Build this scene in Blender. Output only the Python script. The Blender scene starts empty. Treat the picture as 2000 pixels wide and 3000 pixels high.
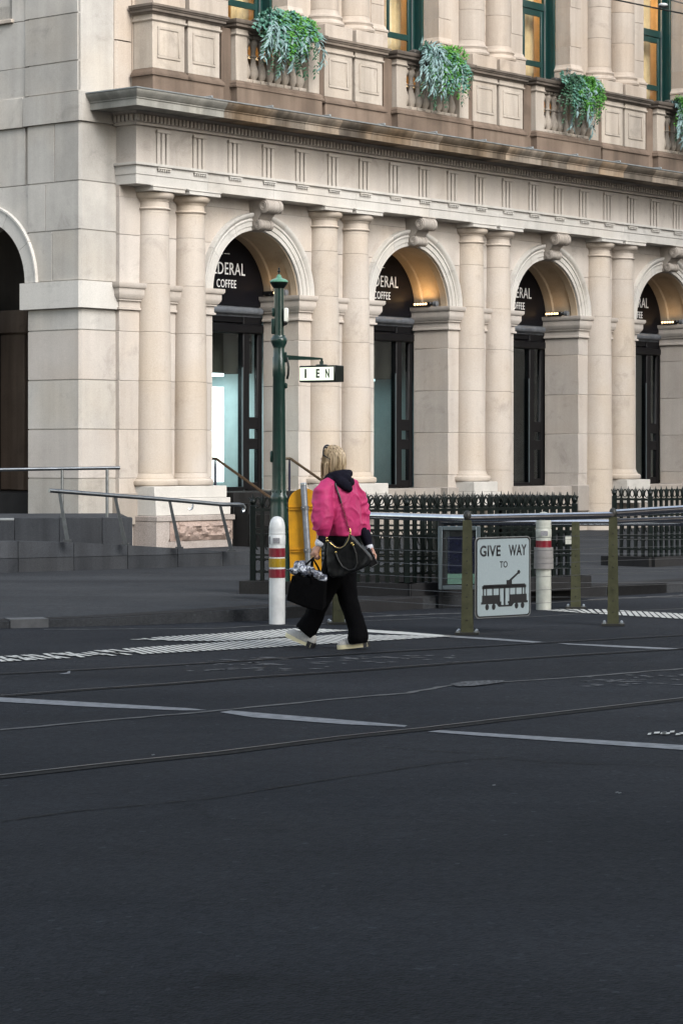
import bpy, bmesh, math, random
from mathutils import Vector, Matrix, noise
random.seed(7)
R = random.Random(11)
SC = bpy.context.scene
COL = SC.collection
PI = math.pi
# ------------------------------------------------------------------ camera, sky, sun, exposure
cam_d = bpy.data.cameras.new('camera'); cam = bpy.data.objects.new('camera', cam_d); COL.objects.link(cam)
cam.location = (0, 0, 1.62); cam.rotation_euler = (math.radians(90), 0, 0)
# a sixth of a frame lower than the lens axis: a shift lens keeps the uprights upright
cam_d.sensor_fit = 'VERTICAL'; cam_d.sensor_height = 36.0
cam_d.lens = 36.0 * 7443.3 / 3000.0
cam_d.shift_y = -(1500 - 1326.4) / 3000.0
cam_d.clip_start = 0.1; cam_d.clip_end = 600
SC.camera = cam
SUN_AZ = Vector((0.52, -0.855, 0)).normalized(); SUN_EL = math.radians(33)
w = bpy.data.worlds.new('World'); SC.world = w; w.use_nodes = True
nt = w.node_tree; nt.nodes.clear()
sky = nt.nodes.new('ShaderNodeTexSky'); sky.sky_type = 'NISHITA'; sky.sun_disc = False
sky.sun_elevation = SUN_EL; sky.sun_rotation = math.atan2(SUN_AZ.x, SUN_AZ.y)
sky.air_density = 1.6; sky.dust_density = 1.5; sky.ozone_density = 1.0
hs = nt.nodes.new('ShaderNodeHueSaturation'); hs.inputs['Saturation'].default_value = 0.5
bg = nt.nodes.new('ShaderNodeBackground'); bg.inputs['Strength'].default_value = 0.07
wo = nt.nodes.new('ShaderNodeOutputWorld')
nt.links.new(sky.outputs[0], hs.inputs['Color']); nt.links.new(hs.outputs[0], bg.inputs['Color']); nt.links.new(bg.outputs[0], wo.inputs['Surface'])
sun_d = bpy.data.lights.new('sun', 'SUN'); sun_d.energy = 1.5; sun_d.angle = math.radians(48); sun_d.color = (1.0, 0.975, 0.945)
sun = bpy.data.objects.new('sun', sun_d); COL.objects.link(sun)
sd = Vector((SUN_AZ.x * math.cos(SUN_EL), SUN_AZ.y * math.cos(SUN_EL), math.sin(SUN_EL)))
sun.rotation_euler = sd.to_track_quat('Z', 'Y').to_euler(); sun.location = (20, -10, 40)
SC.view_settings.view_transform = 'Standard'; SC.view_settings.look = 'None'
SC.view_settings.exposure = 2.2; SC.view_settings.gamma = 1.0; SC.view_settings.use_curve_mapping = False
SC.cycles.max_bounces = 8; SC.cycles.diffuse_bounces = 4; SC.cycles.use_denoising = True
SC.cycles.sample_clamp_indirect = 4.0

# ------------------------------------------------------------------ mesh helpers
class MB:
    def __init__(s): s.v = []; s.f = []
    def add(s, vs, fs):
        o = len(s.v); s.v += [tuple(p) for p in vs]; s.f += [tuple(i + o for i in f) for f in fs]; return s
    def box(s, x0, x1, y0, y1, z0, z1, c=0.0):
        if x1 < x0: x0, x1 = x1, x0
        if y1 < y0: y0, y1 = y1, y0
        if c <= 0:
            vs = [(x0,y0,z0),(x1,y0,z0),(x1,y1,z0),(x0,y1,z0),(x0,y0,z1),(x1,y0,z1),(x1,y1,z1),(x0,y1,z1)]
            return s.add(vs, [(3,2,1,0),(4,5,6,7),(0,1,5,4),(1,2,6,5),(2,3,7,6),(3,0,4,7)])
        c = min(c, (x1-x0)*.45, (y1-y0)*.45, (z1-z0)*.45)
        X = (x0, x1); Y = (y0, y1); Z = (z0, z1); vs = []; idx = {}
        for i in (0, 1):
            for j in (0, 1):
                for k in (0, 1):
                    di, dj, dk = (c if i == 0 else -c), (c if j == 0 else -c), (c if k == 0 else -c)
                    idx[i,j,k,0] = len(vs); vs.append((X[i], Y[j]+dj, Z[k]+dk))
                    idx[i,j,k,1] = len(vs); vs.append((X[i]+di, Y[j], Z[k]+dk))
                    idx[i,j,k,2] = len(vs); vs.append((X[i]+di, Y[j]+dj, Z[k]))
        fs = []
        def q(a): fs.append(tuple(a))
        for i in (0, 1):
            a = [idx[i,0,0,0], idx[i,1,0,0], idx[i,1,1,0], idx[i,0,1,0]]; q(a if i else a[::-1])
            a = [idx[0,i,0,1], idx[1,i,0,1], idx[1,i,1,1], idx[0,i,1,1]]; q(a[::-1] if i else a)
            a = [idx[0,0,i,2], idx[1,0,i,2], idx[1,1,i,2], idx[0,1,i,2]]; q(a if i else a[::-1])
        for j in (0, 1):
            for k in (0, 1):
                q([idx[0,j,k,1], idx[1,j,k,1], idx[1,j,k,2], idx[0,j,k,2]])
                q([idx[j,0,k,0], idx[j,1,k,0], idx[j,1,k,2], idx[j,0,k,2]])
                q([idx[j,k,0,0], idx[j,k,1,0], idx[j,k,1,1], idx[j,k,0,1]])
        for i in (0, 1):
            for j in (0, 1):
                for k in (0, 1): q([idx[i,j,k,0], idx[i,j,k,1], idx[i,j,k,2]])
        s.add(vs, fs); s.fix = True; return s
    def prism(s, poly, a0, a1, axis='z'):
        n = len(poly)
        def P(p, a): return {'z': (p[0], p[1], a), 'y': (p[0], a, p[1]), 'x': (a, p[0], p[1])}[axis]
        vs = [P(p, a0) for p in poly] + [P(p, a1) for p in poly]
        fs = [tuple(range(n))[::-1], tuple(range(n, 2*n))] + [(i, (i+1) % n, n+(i+1) % n, n+i) for i in range(n)]
        s.fix = True
        return s.add(vs, fs)
    def lathe(s, prof, n=20, c=(0, 0), axis='z', caps=True, off=0.0):
        vs = []; m = len(prof)
        for k in range(n):
            a = 2*PI*k/n
            for r, z in prof:
                if axis == 'z': vs.append((c[0]+r*math.cos(a), c[1]+r*math.sin(a), z))
                elif axis == 'x': vs.append((z, c[0]+r*math.cos(a), c[1]+r*math.sin(a)))
                else: vs.append((c[0]+r*math.cos(a), z, c[1]+r*math.sin(a)))
        fs = []
        for k in range(n):
            k2 = (k+1) % n
            for j in range(m-1): fs.append((k*m+j, k2*m+j, k2*m+j+1, k*m+j+1))
        if caps:
            fs.append(tuple(k*m for k in range(n))[::-1]); fs.append(tuple(k*m+m-1 for k in range(n)))
        s.fix = True
        return s.add(vs, fs)
    def tube(s, path, r, n=8, closed=False):
        P = [Vector(p) for p in path]; rs = r if isinstance(r, (list, tuple)) else [r]*len(P)
        vs = []; N = len(P); up = None
        for i, p in enumerate(P):
            if closed: t = P[(i+1) % N] - P[i-1]
            else: t = P[min(i+1, N-1)] - P[max(i-1, 0)]
            t.normalize()
            if up is None:
                up = Vector((0, 0, 1)) if abs(t.z) < .9 else Vector((1, 0, 0))
            b = t.cross(up); b.normalize(); up = b.cross(t); up.normalize()
            for k in range(n):
                a = 2*PI*k/n
                vs.append(p + b*(rs[i]*math.cos(a)) + up*(rs[i]*math.sin(a)))
        fs = []
        for i in range(N if closed else N-1):
            i2 = (i+1) % N
            for k in range(n):
                k2 = (k+1) % n; fs.append((i*n+k, i*n+k2, i2*n+k2, i2*n+k))
        if not closed: fs += [tuple(range(n))[::-1], tuple(range((N-1)*n, N*n))]
        s.fix = True
        return s.add(vs, fs)
    def sweep(s, prof, path, closed_prof=True):
        # prof: (outward, z) ; path: (u, v), outward is to the right of the path; mitred corners
        P = [Vector((p[0], p[1])) for p in path]; N = len(P); vs = []; m = len(prof)
        for i in range(N):
            ns = []
            if i > 0: d = (P[i]-P[i-1]).normalized(); ns.append(Vector((d.y, -d.x)))
            if i < N-1: d = (P[i+1]-P[i]).normalized(); ns.append(Vector((d.y, -d.x)))
            if len(ns) == 2:
                b = (ns[0]+ns[1]); b.normalize(); o = b / max(.2, b.dot(ns[0]))
            else: o = ns[0]
            for p, z in prof: vs.append((P[i].x+o.x*p, P[i].y+o.y*p, z))
        fs = []
        for i in range(N-1):
            for j in range(m if closed_prof else m-1):
                j2 = (j+1) % m; fs.append((i*m+j, i*m+j2, (i+1)*m+j2, (i+1)*m+j))
        if closed_prof: fs += [tuple(range(m)), tuple(range((N-1)*m, N*m))[::-1]]
        s.fix = True
        return s.add(vs, fs)
    def ball(s, c, r, n=12, m=8, sc=(1, 1, 1)):
        vs = []; fs = []
        for i in range(m+1):
            t = PI*i/m
            for k in range(n):
                a = 2*PI*k/n
                vs.append((c[0]+r*sc[0]*math.sin(t)*math.cos(a), c[1]+r*sc[1]*math.sin(t)*math.sin(a), c[2]+r*sc[2]*math.cos(t)))
        for i in range(m):
            for k in range(n): fs.append((i*n+k, (i+1)*n+k, (i+1)*n+(k+1) % n, i*n+(k+1) % n))
        s.fix = True
        return s.add(vs, fs)
    def xf(s, M):
        s.v = [tuple(M @ Vector(p)) for p in s.v]; return s
    def mesh(s, name, mat, angle=38):
        me = bpy.data.meshes.new(name); me.from_pydata(s.v, [], s.f)
        bm = bmesh.new(); bm.from_mesh(me)
        bmesh.ops.remove_doubles(bm, verts=bm.verts, dist=1e-5)
        bad = [f for f in bm.faces if f.calc_area() < 1e-10]
        if bad: bmesh.ops.delete(bm, geom=bad, context='FACES_ONLY')
        if getattr(s, 'fix', False): bmesh.ops.recalc_face_normals(bm, faces=bm.faces)
        lim = math.radians(angle)
        for f in bm.faces: f.smooth = angle > 0
        for e in bm.edges:
            if len(e.link_faces) == 2 and e.calc_face_angle(0) > lim: e.smooth = False
        bm.to_mesh(me); bm.free()
        if mat: me.materials.append(mat)
        return me
    def build(s, name, mat, parent=None, angle=38, loc=None):
        return place(name, s.mesh(name, mat, angle), parent, loc)
def place(name, me, parent=None, loc=None, rotz=0.0):
    o = bpy.data.objects.new(name, me); COL.objects.link(o)
    if parent is not None: o.parent = parent
    if loc is not None: o.location = loc
    if rotz: o.rotation_euler = (0, 0, rotz)
    return o
def thing(name, label, cat, loc=(0, 0, 0), rotz=0.0, group=None):
    o = bpy.data.objects.new(name, None); COL.objects.link(o); o.empty_display_size = .2
    o.location = loc; o.rotation_euler = (0, 0, rotz); tag(o, label, cat, group); return o
def tag(o, label, cat, group=None):
    o['label'] = label; o['category'] = cat
    if group: o['group'] = group
    return o
def struct(o): o['kind'] = 'structure'; return o
def stuff(o): o['kind'] = 'stuff'; return o
def kids(o): return [c for c in o.children]
def dup(o, parent=None):
    c = o.copy(); COL.objects.link(c)
    if parent is not None: c.parent = parent
    for ch in list(o.children): dup(ch, c)
    return c
def text_mesh(txt, size, sx=1.0, depth=0.002, spacing=1.0, bold=0.0):
    cu = bpy.data.curves.new('text', 'FONT'); cu.body = txt; cu.size = size; cu.extrude = depth; cu.offset = bold
    cu.space_character = spacing; cu.resolution_u = 3
    o = bpy.data.objects.new('text', cu); COL.objects.link(o)
    bpy.context.view_layer.update()
    dg = bpy.context.evaluated_depsgraph_get()
    me = bpy.data.meshes.new_from_object(o.evaluated_get(dg))
    bpy.data.objects.remove(o); 
    xs = [v.co.x for v in me.vertices]; ys = [v.co.y for v in me.vertices]
    x0, x1, y0, y1 = min(xs), max(xs), min(ys), max(ys)
    for v in me.vertices:   # centred on x, baseline at 0, stands up in the xz plane facing -y
        x, y, z = v.co; v.co = ((x-(x0+x1)/2)*sx, -z, y-y0)
    me.materials.clear()
    return me, (x1-x0)*sx, y1-y0
def text_fit(txt, width, height, depth=.002, spacing=1.0, bold=0.0):
    me, w_, h_ = text_mesh(txt, 1.0, 1.0, 0.0, spacing, bold)
    for v in me.vertices: v.co = (v.co.x*width/w_, v.co.y, v.co.z*height/h_)
    # give the letters thickness
    bm = bmesh.new(); bm.from_mesh(me)
    r = bmesh.ops.extrude_face_region(bm, geom=bm.faces[:])
    for g in r['geom']:
        if isinstance(g, bmesh.types.BMVert): g.co.y -= depth
    bmesh.ops.recalc_face_normals(bm, faces=bm.faces); bm.to_mesh(me); bm.free()
    return me

# ------------------------------------------------------------------ materials
def nodes(name):
    m = bpy.data.materials.new(name); m.use_nodes = True
    t = m.node_tree; b = t.nodes['Principled BSDF']; return m, t, b
def N(t, kind, **kw):
    n = t.nodes.new(kind)
    for k, v in kw.items():
        if k in n.inputs: n.inputs[k].default_value = v
        else: setattr(n, k, v)
    return n
def ramp(t, src, stops):
    r = t.nodes.new('ShaderNodeValToRGB'); t.links.new(src, r.inputs[0])
    el = r.color_ramp.elements
    while len(el) < len(stops): el.new(.5)
    for e, (p, c) in zip(el, stops): e.position = p; e.color = (c, c, c, 1) if not isinstance(c, tuple) else (*c, 1)
    return r.outputs[0]
def mixc(t, fac, a, b, typ='MIX'):
    n = t.nodes.new('ShaderNodeMix'); n.data_type = 'RGBA'; n.blend_type = typ
    for i, v in ((0, fac), (6, a), (7, b)):
        if isinstance(v, (int, float)): n.inputs[i].default_value = v
        elif isinstance(v, tuple): n.inputs[i].default_value = (*v, 1)
        else: t.links.new(v, n.inputs[i])
    return n.outputs[2]
def plain(name, col, rough=.5, metal=0.0, var=.12, scale=6.0, bump=0.0, bscale=60.0, spec=None, emit=None, es=0.0, coat=0.0):
    m, t, b = nodes(name)
    tc = N(t, 'ShaderNodeTexCoord'); nz = N(t, 'ShaderNodeTexNoise', Scale=scale, Detail=5.0, Roughness=.6)
    t.links.new(tc.outputs['Object'], nz.inputs['Vector'])
    f = ramp(t, nz.outputs['Fac'], [(.3, 1-var), (.7, 1+var*.6)])
    t.links.new(mixc(t, 1.0, col, f, 'MULTIPLY'), b.inputs['Base Color'])
    t.links.new(ramp(t, nz.outputs['Fac'], [(.3, min(1, rough*1.12)), (.7, rough*.9)]), b.inputs['Roughness'])
    b.inputs['Metallic'].default_value = metal
    if spec is not None: b.inputs['Specular IOR Level'].default_value = spec
    if coat: b.inputs['Coat Weight'].default_value = coat
    if emit: b.inputs['Emission Color'].default_value = (*emit, 1); b.inputs['Emission Strength'].default_value = es
    if bump:
        n2 = N(t, 'ShaderNodeTexNoise', Scale=bscale, Detail=3.0); t.links.new(tc.outputs['Object'], n2.inputs['Vector'])
        bp = N(t, 'ShaderNodeBump', Strength=bump, Distance=.004); t.links.new(n2.outputs['Fac'], bp.inputs['Height']); t.links.new(bp.outputs[0], b.inputs['Normal'])
    return m
def stone(name, a, b_, tint, rough=.85, var=.16, streak=.25, grain=.10, bump=.25, tintamt=.5, offs=23.0):
    """sandstone: two tones in clouds, warm or grey patches, rain streaks, grain, each block its own shade"""
    if a[0] > .3: a, b_, tint = [(c[0]*1.06, c[1]*1.06, c[2]*1.05) for c in (a, b_, tint)]
    m, t, b = nodes(name); L = t.links
    tc = N(t, 'ShaderNodeTexCoord'); geo = N(t, 'ShaderNodeNewGeometry'); oi = N(t, 'ShaderNodeObjectInfo')
    n1 = N(t, 'ShaderNodeTexNoise', Scale=1.1, Detail=6.0, Roughness=.65); L.new(geo.outputs['Position'], n1.inputs['Vector'])
    c = mixc(t, ramp(t, n1.outputs['Fac'], [(.32, 0.0), (.68, 1.0)]), a, b_)
    n2 = N(t, 'ShaderNodeTexNoise', Scale=.55, Detail=3.0, Roughness=.55); off = N(t, 'ShaderNodeVectorMath', operation='ADD')
    sc = N(t, 'ShaderNodeMath', operation='MULTIPLY'); sc.inputs[1].default_value = offs; L.new(oi.outputs['Random'], sc.inputs[0])
    L.new(geo.outputs['Position'], off.inputs[0]); L.new(sc.outputs[0], off.inputs[1]); L.new(off.outputs[0], n2.inputs['Vector'])
    tf = ramp(t, n2.outputs['Fac'], [(.45, 0.0), (.68, tintamt)])
    c = mixc(t, tf, c, tint)
    n8 = N(t, 'ShaderNodeTexNoise', Scale=1.5, Detail=7.0, Roughness=.7, Distortion=.9); L.new(off.outputs[0], n8.inputs['Vector'])
    c = mixc(t, 1.0, c, ramp(t, n8.outputs['Fac'], [(.27, .74), (.44, 1.0)]), 'MULTIPLY')
    mp = N(t, 'ShaderNodeMapping'); mp.inputs['Scale'].default_value = (3.2, 3.2, .22); L.new(geo.outputs['Position'], mp.inputs['Vector'])
    n3 = N(t, 'ShaderNodeTexNoise', Scale=1.0, Detail=4.0, Roughness=.6); L.new(mp.outputs[0], n3.inputs['Vector'])
    c = mixc(t, 1.0, c, ramp(t, n3.outputs['Fac'], [(.35, 1-streak), (.62, 1.0)]), 'MULTIPLY')
    mr = N(t, 'ShaderNodeMapRange'); L.new(oi.outputs['Random'], mr.inputs[0]); mr.inputs[3].default_value = 1-var; mr.inputs[4].default_value = 1+var*.55
    c = mixc(t, 1.0, c, mr.outputs[0], 'MULTIPLY')
    n4 = N(t, 'ShaderNodeTexNoise', Scale=75.0, Detail=2.0); L.new(geo.outputs['Position'], n4.inputs['Vector'])
    c = mixc(t, 1.0, c, ramp(t, n4.outputs['Fac'], [(.3, 1-grain), (.7, 1+grain*.7)]), 'MULTIPLY')
    L.new(c, b.inputs['Base Color']); b.inputs['Roughness'].default_value = rough; b.inputs['Specular IOR Level'].default_value = .12
    n5 = N(t, 'ShaderNodeTexNoise', Scale=38.0, Detail=6.0, Roughness=.7); L.new(geo.outputs['Position'], n5.inputs['Vector'])
    bp = N(t, 'ShaderNodeBump', Strength=bump, Distance=.006); L.new(n5.outputs['Fac'], bp.inputs['Height']); L.new(bp.outputs[0], b.inputs['Normal'])
    return m
M = {}
M['stone'] = stone('sandstone', (.45, .415, .385), (.39, .355, .325), (.44, .365, .295), tintamt=.4, var=.08, streak=.10)
M['stone_col'] = stone('sandstone_column', (.45, .405, .365), (.41, .36, .315), (.445, .37, .29), tintamt=.6, var=.02, offs=0.0, streak=.1)
M['stone_grey'] = stone('sandstone_grey', (.45, .43, .405), (.345, .33, .31), (.42, .37, .31), tintamt=.55, var=.14, streak=.14)
M['stone_pale'] = stone('sandstone_new', (.50, .48, .455), (.46, .445, .42), (.47, .44, .40), var=.05, streak=.08, tintamt=.3)
M['stone_arch'] = stone('sandstone_arch', (.49, .475, .455), (.44, .425, .40), (.45, .40, .345), var=.07, streak=.12, tintamt=.4)
M['stone_frieze'] = stone('sandstone_frieze', (.45, .415, .385), (.41, .375, .345), (.43, .37, .31), var=.07, streak=.12, tintamt=.35)
M['stone_brown'] = stone('weathered_brown_stone', (.195, .145, .112), (.125, .095, .075), (.24, .185, .145), var=.14, streak=.35, tintamt=.6)
M['stone_balcony'] = stone('balcony_stone', (.42, .375, .33), (.36, .315, .27), (.43, .365, .30), var=.08, streak=.25, tintamt=.5)
M['stone_cap'] = stone('sooty_stone', (.165, .14, .12), (.105, .09, .078), (.24, .195, .155), var=.18, streak=.35, tintamt=.5)
M['stone_cornice'] = stone('stained_cornice_stone', (.30, .26, .215), (.19, .16, .13), (.40, .26, .14), var=.42, streak=.6, tintamt=.8)
M['stone_cornice_grey'] = stone('lichen_grey_cornice', (.31, .305, .28), (.23, .225, .205), (.28, .25, .2), var=.05, streak=.4)
M['stone_cornice_pale'] = stone('patched_pale_cornice', (.36, .31, .26), (.24, .2, .16), (.36, .24, .14), var=.15, streak=.5, tintamt=.7)
M['stone_upper'] = stone('upper_stone', (.42, .37, .325), (.37, .32, .275), (.40, .32, .25), var=.06, streak=.2, tintamt=.5)
M['stone_loggia'] = stone('loggia_stone', (.34, .31, .285), (.29, .265, .24), (.33, .28, .235), var=.1, streak=.15)
M['dark_stone'] = stone('shaded_loggia_stone', (.05, .045, .04), (.038, .033, .03), (.055, .046, .038))  # dark brown base carries the loggia's shade in its colour
M['granite'] = stone('pink_granite', (.36, .325, .305), (.29, .255, .235), (.34, .285, .255), var=.06, streak=.15, grain=.3, bump=.3)
M['granite_rough'] = stone('rough_pink_granite', (.36, .29, .26), (.25, .195, .17), (.30, .22, .185), var=.05, streak=.1, grain=.35, bump=1.0)
M['bluestone'] = stone('bluestone', (.058, .062, .070), (.040, .044, .050), (.062, .064, .068), var=.22, streak=.35, grain=.18, bump=.3)
M['kerbstone'] = stone('kerb_bluestone', (.027, .027, .029), (.018, .018, .019), (.034, .033, .031), var=.25, streak=.2, grain=.2)  # tone lowered for dirt and for kerb shade put into the colour
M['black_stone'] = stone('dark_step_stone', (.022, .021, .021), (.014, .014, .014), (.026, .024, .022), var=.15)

def asphalt(name, a, b_, speck=.32, crackamt=.0):
    m, t, b = nodes(name); L = t.links
    geo = N(t, 'ShaderNodeNewGeometry')
    n1 = N(t, 'ShaderNodeTexNoise', Scale=.35, Detail=6.0, Roughness=.6); L.new(geo.outputs['Position'], n1.inputs['Vector'])
    c = mixc(t, ramp(t, n1.outputs['Fac'], [(.35, 0.0), (.65, 1.0)]), a, b_)
    # tyre-polished lanes along the tram tracks
    mp = N(t, 'ShaderNodeMapping'); mp.inputs['Rotation'].default_value = (0, 0, -.75); mp.inputs['Scale'].default_value = (.05, .9, 1)
    L.new(geo.outputs['Position'], mp.inputs['Vector'])
    n0 = N(t, 'ShaderNodeTexNoise', Scale=1.0, Detail=4.0, Roughness=.55); L.new(mp.outputs[0], n0.inputs['Vector'])
    c = mixc(t, 1.0, c, ramp(t, n0.outputs['Fac'], [(.3, .78), (.7, 1.2)]), 'MULTIPLY')
    v = N(t, 'ShaderNodeTexVoronoi', Scale=46.0); L.new(geo.outputs['Position'], v.inputs['Vector'])
    sp = ramp(t, v.outputs['Color'], [(.10, 1-speck*.8), (.50, 1.0), (.90, 1+speck*.7), (.985, 1+speck*3.6)])
    c = mixc(t, 1.0, c, sp, 'MULTIPLY')
    n2 = N(t, 'ShaderNodeTexNoise', Scale=9.0, Detail=6.0, Roughness=.75); L.new(geo.outputs['Position'], n2.inputs['Vector'])
    c = mixc(t, 1.0, c, ramp(t, n2.outputs['Fac'], [(.3, .86), (.7, 1.12)]), 'MULTIPLY')
    n6 = N(t, 'ShaderNodeTexNoise', Scale=.9, Detail=5.0, Roughness=.7, Distortion=1.0); L.new(mp.outputs[0], n6.inputs['Vector'])
    n7 = N(t, 'ShaderNodeTexNoise', Scale=.75, Detail=6.0, Roughness=.65, Distortion=.6); L.new(geo.outputs['Position'], n7.inputs['Vector'])
    c = mixc(t, 1.0, c, ramp(t, n7.outputs['Fac'], [(.26, .62), (.40, 1.0), (.62, 1.0), (.76, 1.3)]), 'MULTIPLY')
    L.new(c, b.inputs['Base Color'])
    L.new(ramp(t, n1.outputs['Fac'], [(.3, .92), (.7, .80)]), b.inputs['Roughness']); b.inputs['Specular IOR Level'].default_value = .08
    bp = N(t, 'ShaderNodeBump', Strength=.8, Distance=.006)
    v2 = N(t, 'ShaderNodeTexVoronoi', Scale=75.0); L.new(geo.outputs['Position'], v2.inputs['Vector'])
    ad = N(t, 'ShaderNodeMath', operation='ADD'); L.new(v2.outputs['Distance'], ad.inputs[0]); L.new(n2.outputs['Fac'], ad.inputs[1])
    L.new(ad.outputs[0], bp.inputs['Height']); L.new(bp.outputs[0], b.inputs['Normal'])
    return m
M['asphalt'] = asphalt('road_asphalt', (.0185, .0208, .0252), (.0228, .0250, .0296))
M['asphalt_patch'] = asphalt('pale_asphalt_patch', (.075, .078, .082), (.09, .092, .095), speck=.8)
M['footpath'] = asphalt('footpath_asphalt', (.035, .0375, .0415), (.044, .0465, .0505), speck=.15)
M['tar'] = plain('tar_seal', (.006, .006, .0065), .7, var=.3, scale=20, bump=.4, spec=.1)
M['dust_seam'] = plain('dusty_seam', (.072, .073, .075), .9, var=.5, scale=9)
M['paint'] = plain('worn_road_paint', (.17, .18, .195), .7, var=.35, scale=14, bump=.4, bscale=120)
M['paint_white'] = plain('white_road_paint', (.50, .50, .47), .65, var=.3, scale=16, bump=.4, bscale=120)
M['paint_faint'] = plain('scuffed_road_paint', (.075, .078, .084), .75, var=.45, scale=18)
M['rail'] = plain('tram_rail_steel', (.055, .056, .06), .4, .5, var=.3, scale=3)
M['iron_gutter'] = plain('drain_concrete', (.075, .078, .083), .8, var=.25, scale=9, bump=.4)
M['green'] = plain('dark_green_gloss_paint', (.0065, .027, .021), .34, var=.3, scale=9, bump=.35, bscale=28, coat=.25)
M['green_cap'] = plain('green_cap_paint', (.09, .24, .155), .3, var=.3, scale=14, coat=.3)
M['green_win'] = plain('green_window_paint', (.006, .034, .031), .35, var=.15)
M['green_black'] = plain('black_green_iron_paint', (.0042, .0075, .0068), .34, var=.4, scale=12, bump=.4, bscale=50, spec=.3)
M['black'] = plain('black_shopfront_paint', (.004, .004, .005), .4, var=.2, spec=.25)
M['sign_black'] = plain('black_sign_board', (.004, .004, .006), .4, var=.15, spec=.2)
M['white_letter'] = plain('white_lettering', (.78, .78, .78), .5, var=.06)
M['lead'] = plain('lead_flashing', (.25, .265, .27), .5, .35, var=.3, scale=8)
M['galv'] = plain('galvanised_steel', (.17, .18, .195), .5, .5, var=.25, scale=22)
M['steel'] = plain('brushed_stainless_steel', (.58, .60, .64), .09, 1.0, var=.18, scale=15)
M['ramp_steel'] = plain('ramp_handrail_steel', (.20, .215, .23), .32, 1.0, var=.3, scale=8)
M['olive'] = plain('olive_bronze_post', (.11, .112, .066), .34, .55, var=.3, scale=10, bump=.2)
M['olive_dark'] = plain('dark_post_web', (.03, .03, .027), .5, .3, var=.3)
M['wire'] = plain('steel_cable', (.16, .16, .16), .4, .9)
M['dark_post'] = plain('black_steel_post', (.02, .021, .023), .32, .3, var=.2)
M['brass'] = plain('brown_brass_handrail', (.12, .08, .05), .32, .7, var=.3, scale=9)
M['dark_blue_steel'] = plain('dark_blue_steel', (.03, .03, .055), .3, .4)
M['white'] = plain('white_bollard_plastic', (.60, .61, .61), .42, var=.2, scale=7)
M['old_white'] = plain('old_white_bollard', (.40, .41, .365), .5, var=.3, scale=7)
M['red_band'] = plain('dark_red_reflective_band', (.17, .012, .022), .3, var=.22, scale=18)
M['amber_band'] = plain('amber_reflective_band', (.30, .19, .010), .3, var=.2, scale=18)
M['scuff'] = plain('grey_scuffed_sticker', (.22, .22, .235), .6, var=.4, scale=60)
M['grey_tape'] = plain('grey_wrap', (.21, .20, .195), .6, var=.15)
M['yellow'] = plain('yellow_enamel', (.56, .265, .008), .42, var=.22, scale=8, bump=.12)
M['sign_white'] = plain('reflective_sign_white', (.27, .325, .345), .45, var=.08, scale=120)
M['sign_ink'] = plain('black_sign_ink', (.008, .008, .010), .45, var=.1)
M['alu'] = plain('aluminium_edge', (.55, .58, .6), .3, .9)
M['teal_frame'] = plain('pale_teal_frame', (.10, .125, .135), .35, .5)
M['poster_dark'] = plain('dark_blue_notice', (.006, .007, .022), .25, var=.4, scale=40)
M['poster_green'] = plain('pale_green_notice', (.11, .19, .155), .35, var=.15, scale=30)
M['roller'] = plain('grey_roller_housing', (.20, .22, .25), .4, .6, var=.3)
M['curtain'] = plain('tan_curtain', (.62, .45, .25), .9, var=.15, scale=5)
M['teal_wall'] = plain('pale_teal_shop_wall', (.40, .50, .51), .7, var=.1)
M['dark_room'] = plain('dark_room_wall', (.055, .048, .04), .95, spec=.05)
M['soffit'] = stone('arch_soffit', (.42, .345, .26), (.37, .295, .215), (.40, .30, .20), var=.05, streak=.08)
M['lens_dark'] = plain('camera_lens_black', (.01, .01, .011), .15)
M['cream'] = plain('cream_plastic_box', (.70, .70, .64), .4, var=.08)
M['pot'] = plain('dark_planter', (.05, .045, .04), .7)
M['stem'] = plain('plant_stem', (.06, .09, .04), .7)
M['leaf_silver'] = plain('silver_blue_leaf', (.17, .27, .27), .5, var=.35, scale=30)
M['leaf_blue'] = plain('blue_green_leaf', (.075, .20, .15), .45, var=.4, scale=30)
M['leaf_green'] = plain('fresh_green_leaf', (.055, .22, .014), .5, var=.4, scale=35)
M['leaf_dark'] = plain('dark_green_leaf', (.018, .075, .034), .5, var=.45, scale=30)
def glass(name, tint=(1, 1, 1), rough=.02, trans=1.0, base=(.9, .95, .95)):
    m, t, b = nodes(name)
    gl = N(t, 'ShaderNodeBsdfGlossy'); gl.inputs['Roughness'].default_value = rough; gl.inputs['Color'].default_value = (.9, .95, 1, 1)
    tr = N(t, 'ShaderNodeBsdfTransparent'); tr.inputs['Color'].default_value = (*tint, 1)
    fr = N(t, 'ShaderNodeFresnel'); geo = N(t, 'ShaderNodeNewGeometry')
    mr = N(t, 'ShaderNodeMapRange'); t.links.new(geo.outputs['Backfacing'], mr.inputs[0]); mr.inputs[3].default_value = 1.5; mr.inputs[4].default_value = 1/1.5
    t.links.new(mr.outputs[0], fr.inputs['IOR'])
    mx = N(t, 'ShaderNodeMixShader'); t.links.new(fr.outputs[0], mx.inputs[0]); t.links.new(tr.outputs[0], mx.inputs[1]); t.links.new(gl.outputs[0], mx.inputs[2])
    t.links.new(mx.outputs[0], t.nodes['Material Output'].inputs['Surface']); return m
M['glass'] = glass('window_glass', (.96, .98, .97))
M['glass_teal'] = glass('teal_shop_glass', (.86, .92, .91))
def emitter(name, col, s):
    m, t, b = nodes(name); b.inputs['Base Color'].default_value = (*[min(.8, c) for c in col], 1)
    b.inputs['Emission Color'].default_value = (*col, 1); b.inputs['Emission Strength'].default_value = s; return m
M['lit_screen'] = emitter('lit_white_screen', (.95, .98, 1.0), .7)
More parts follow.
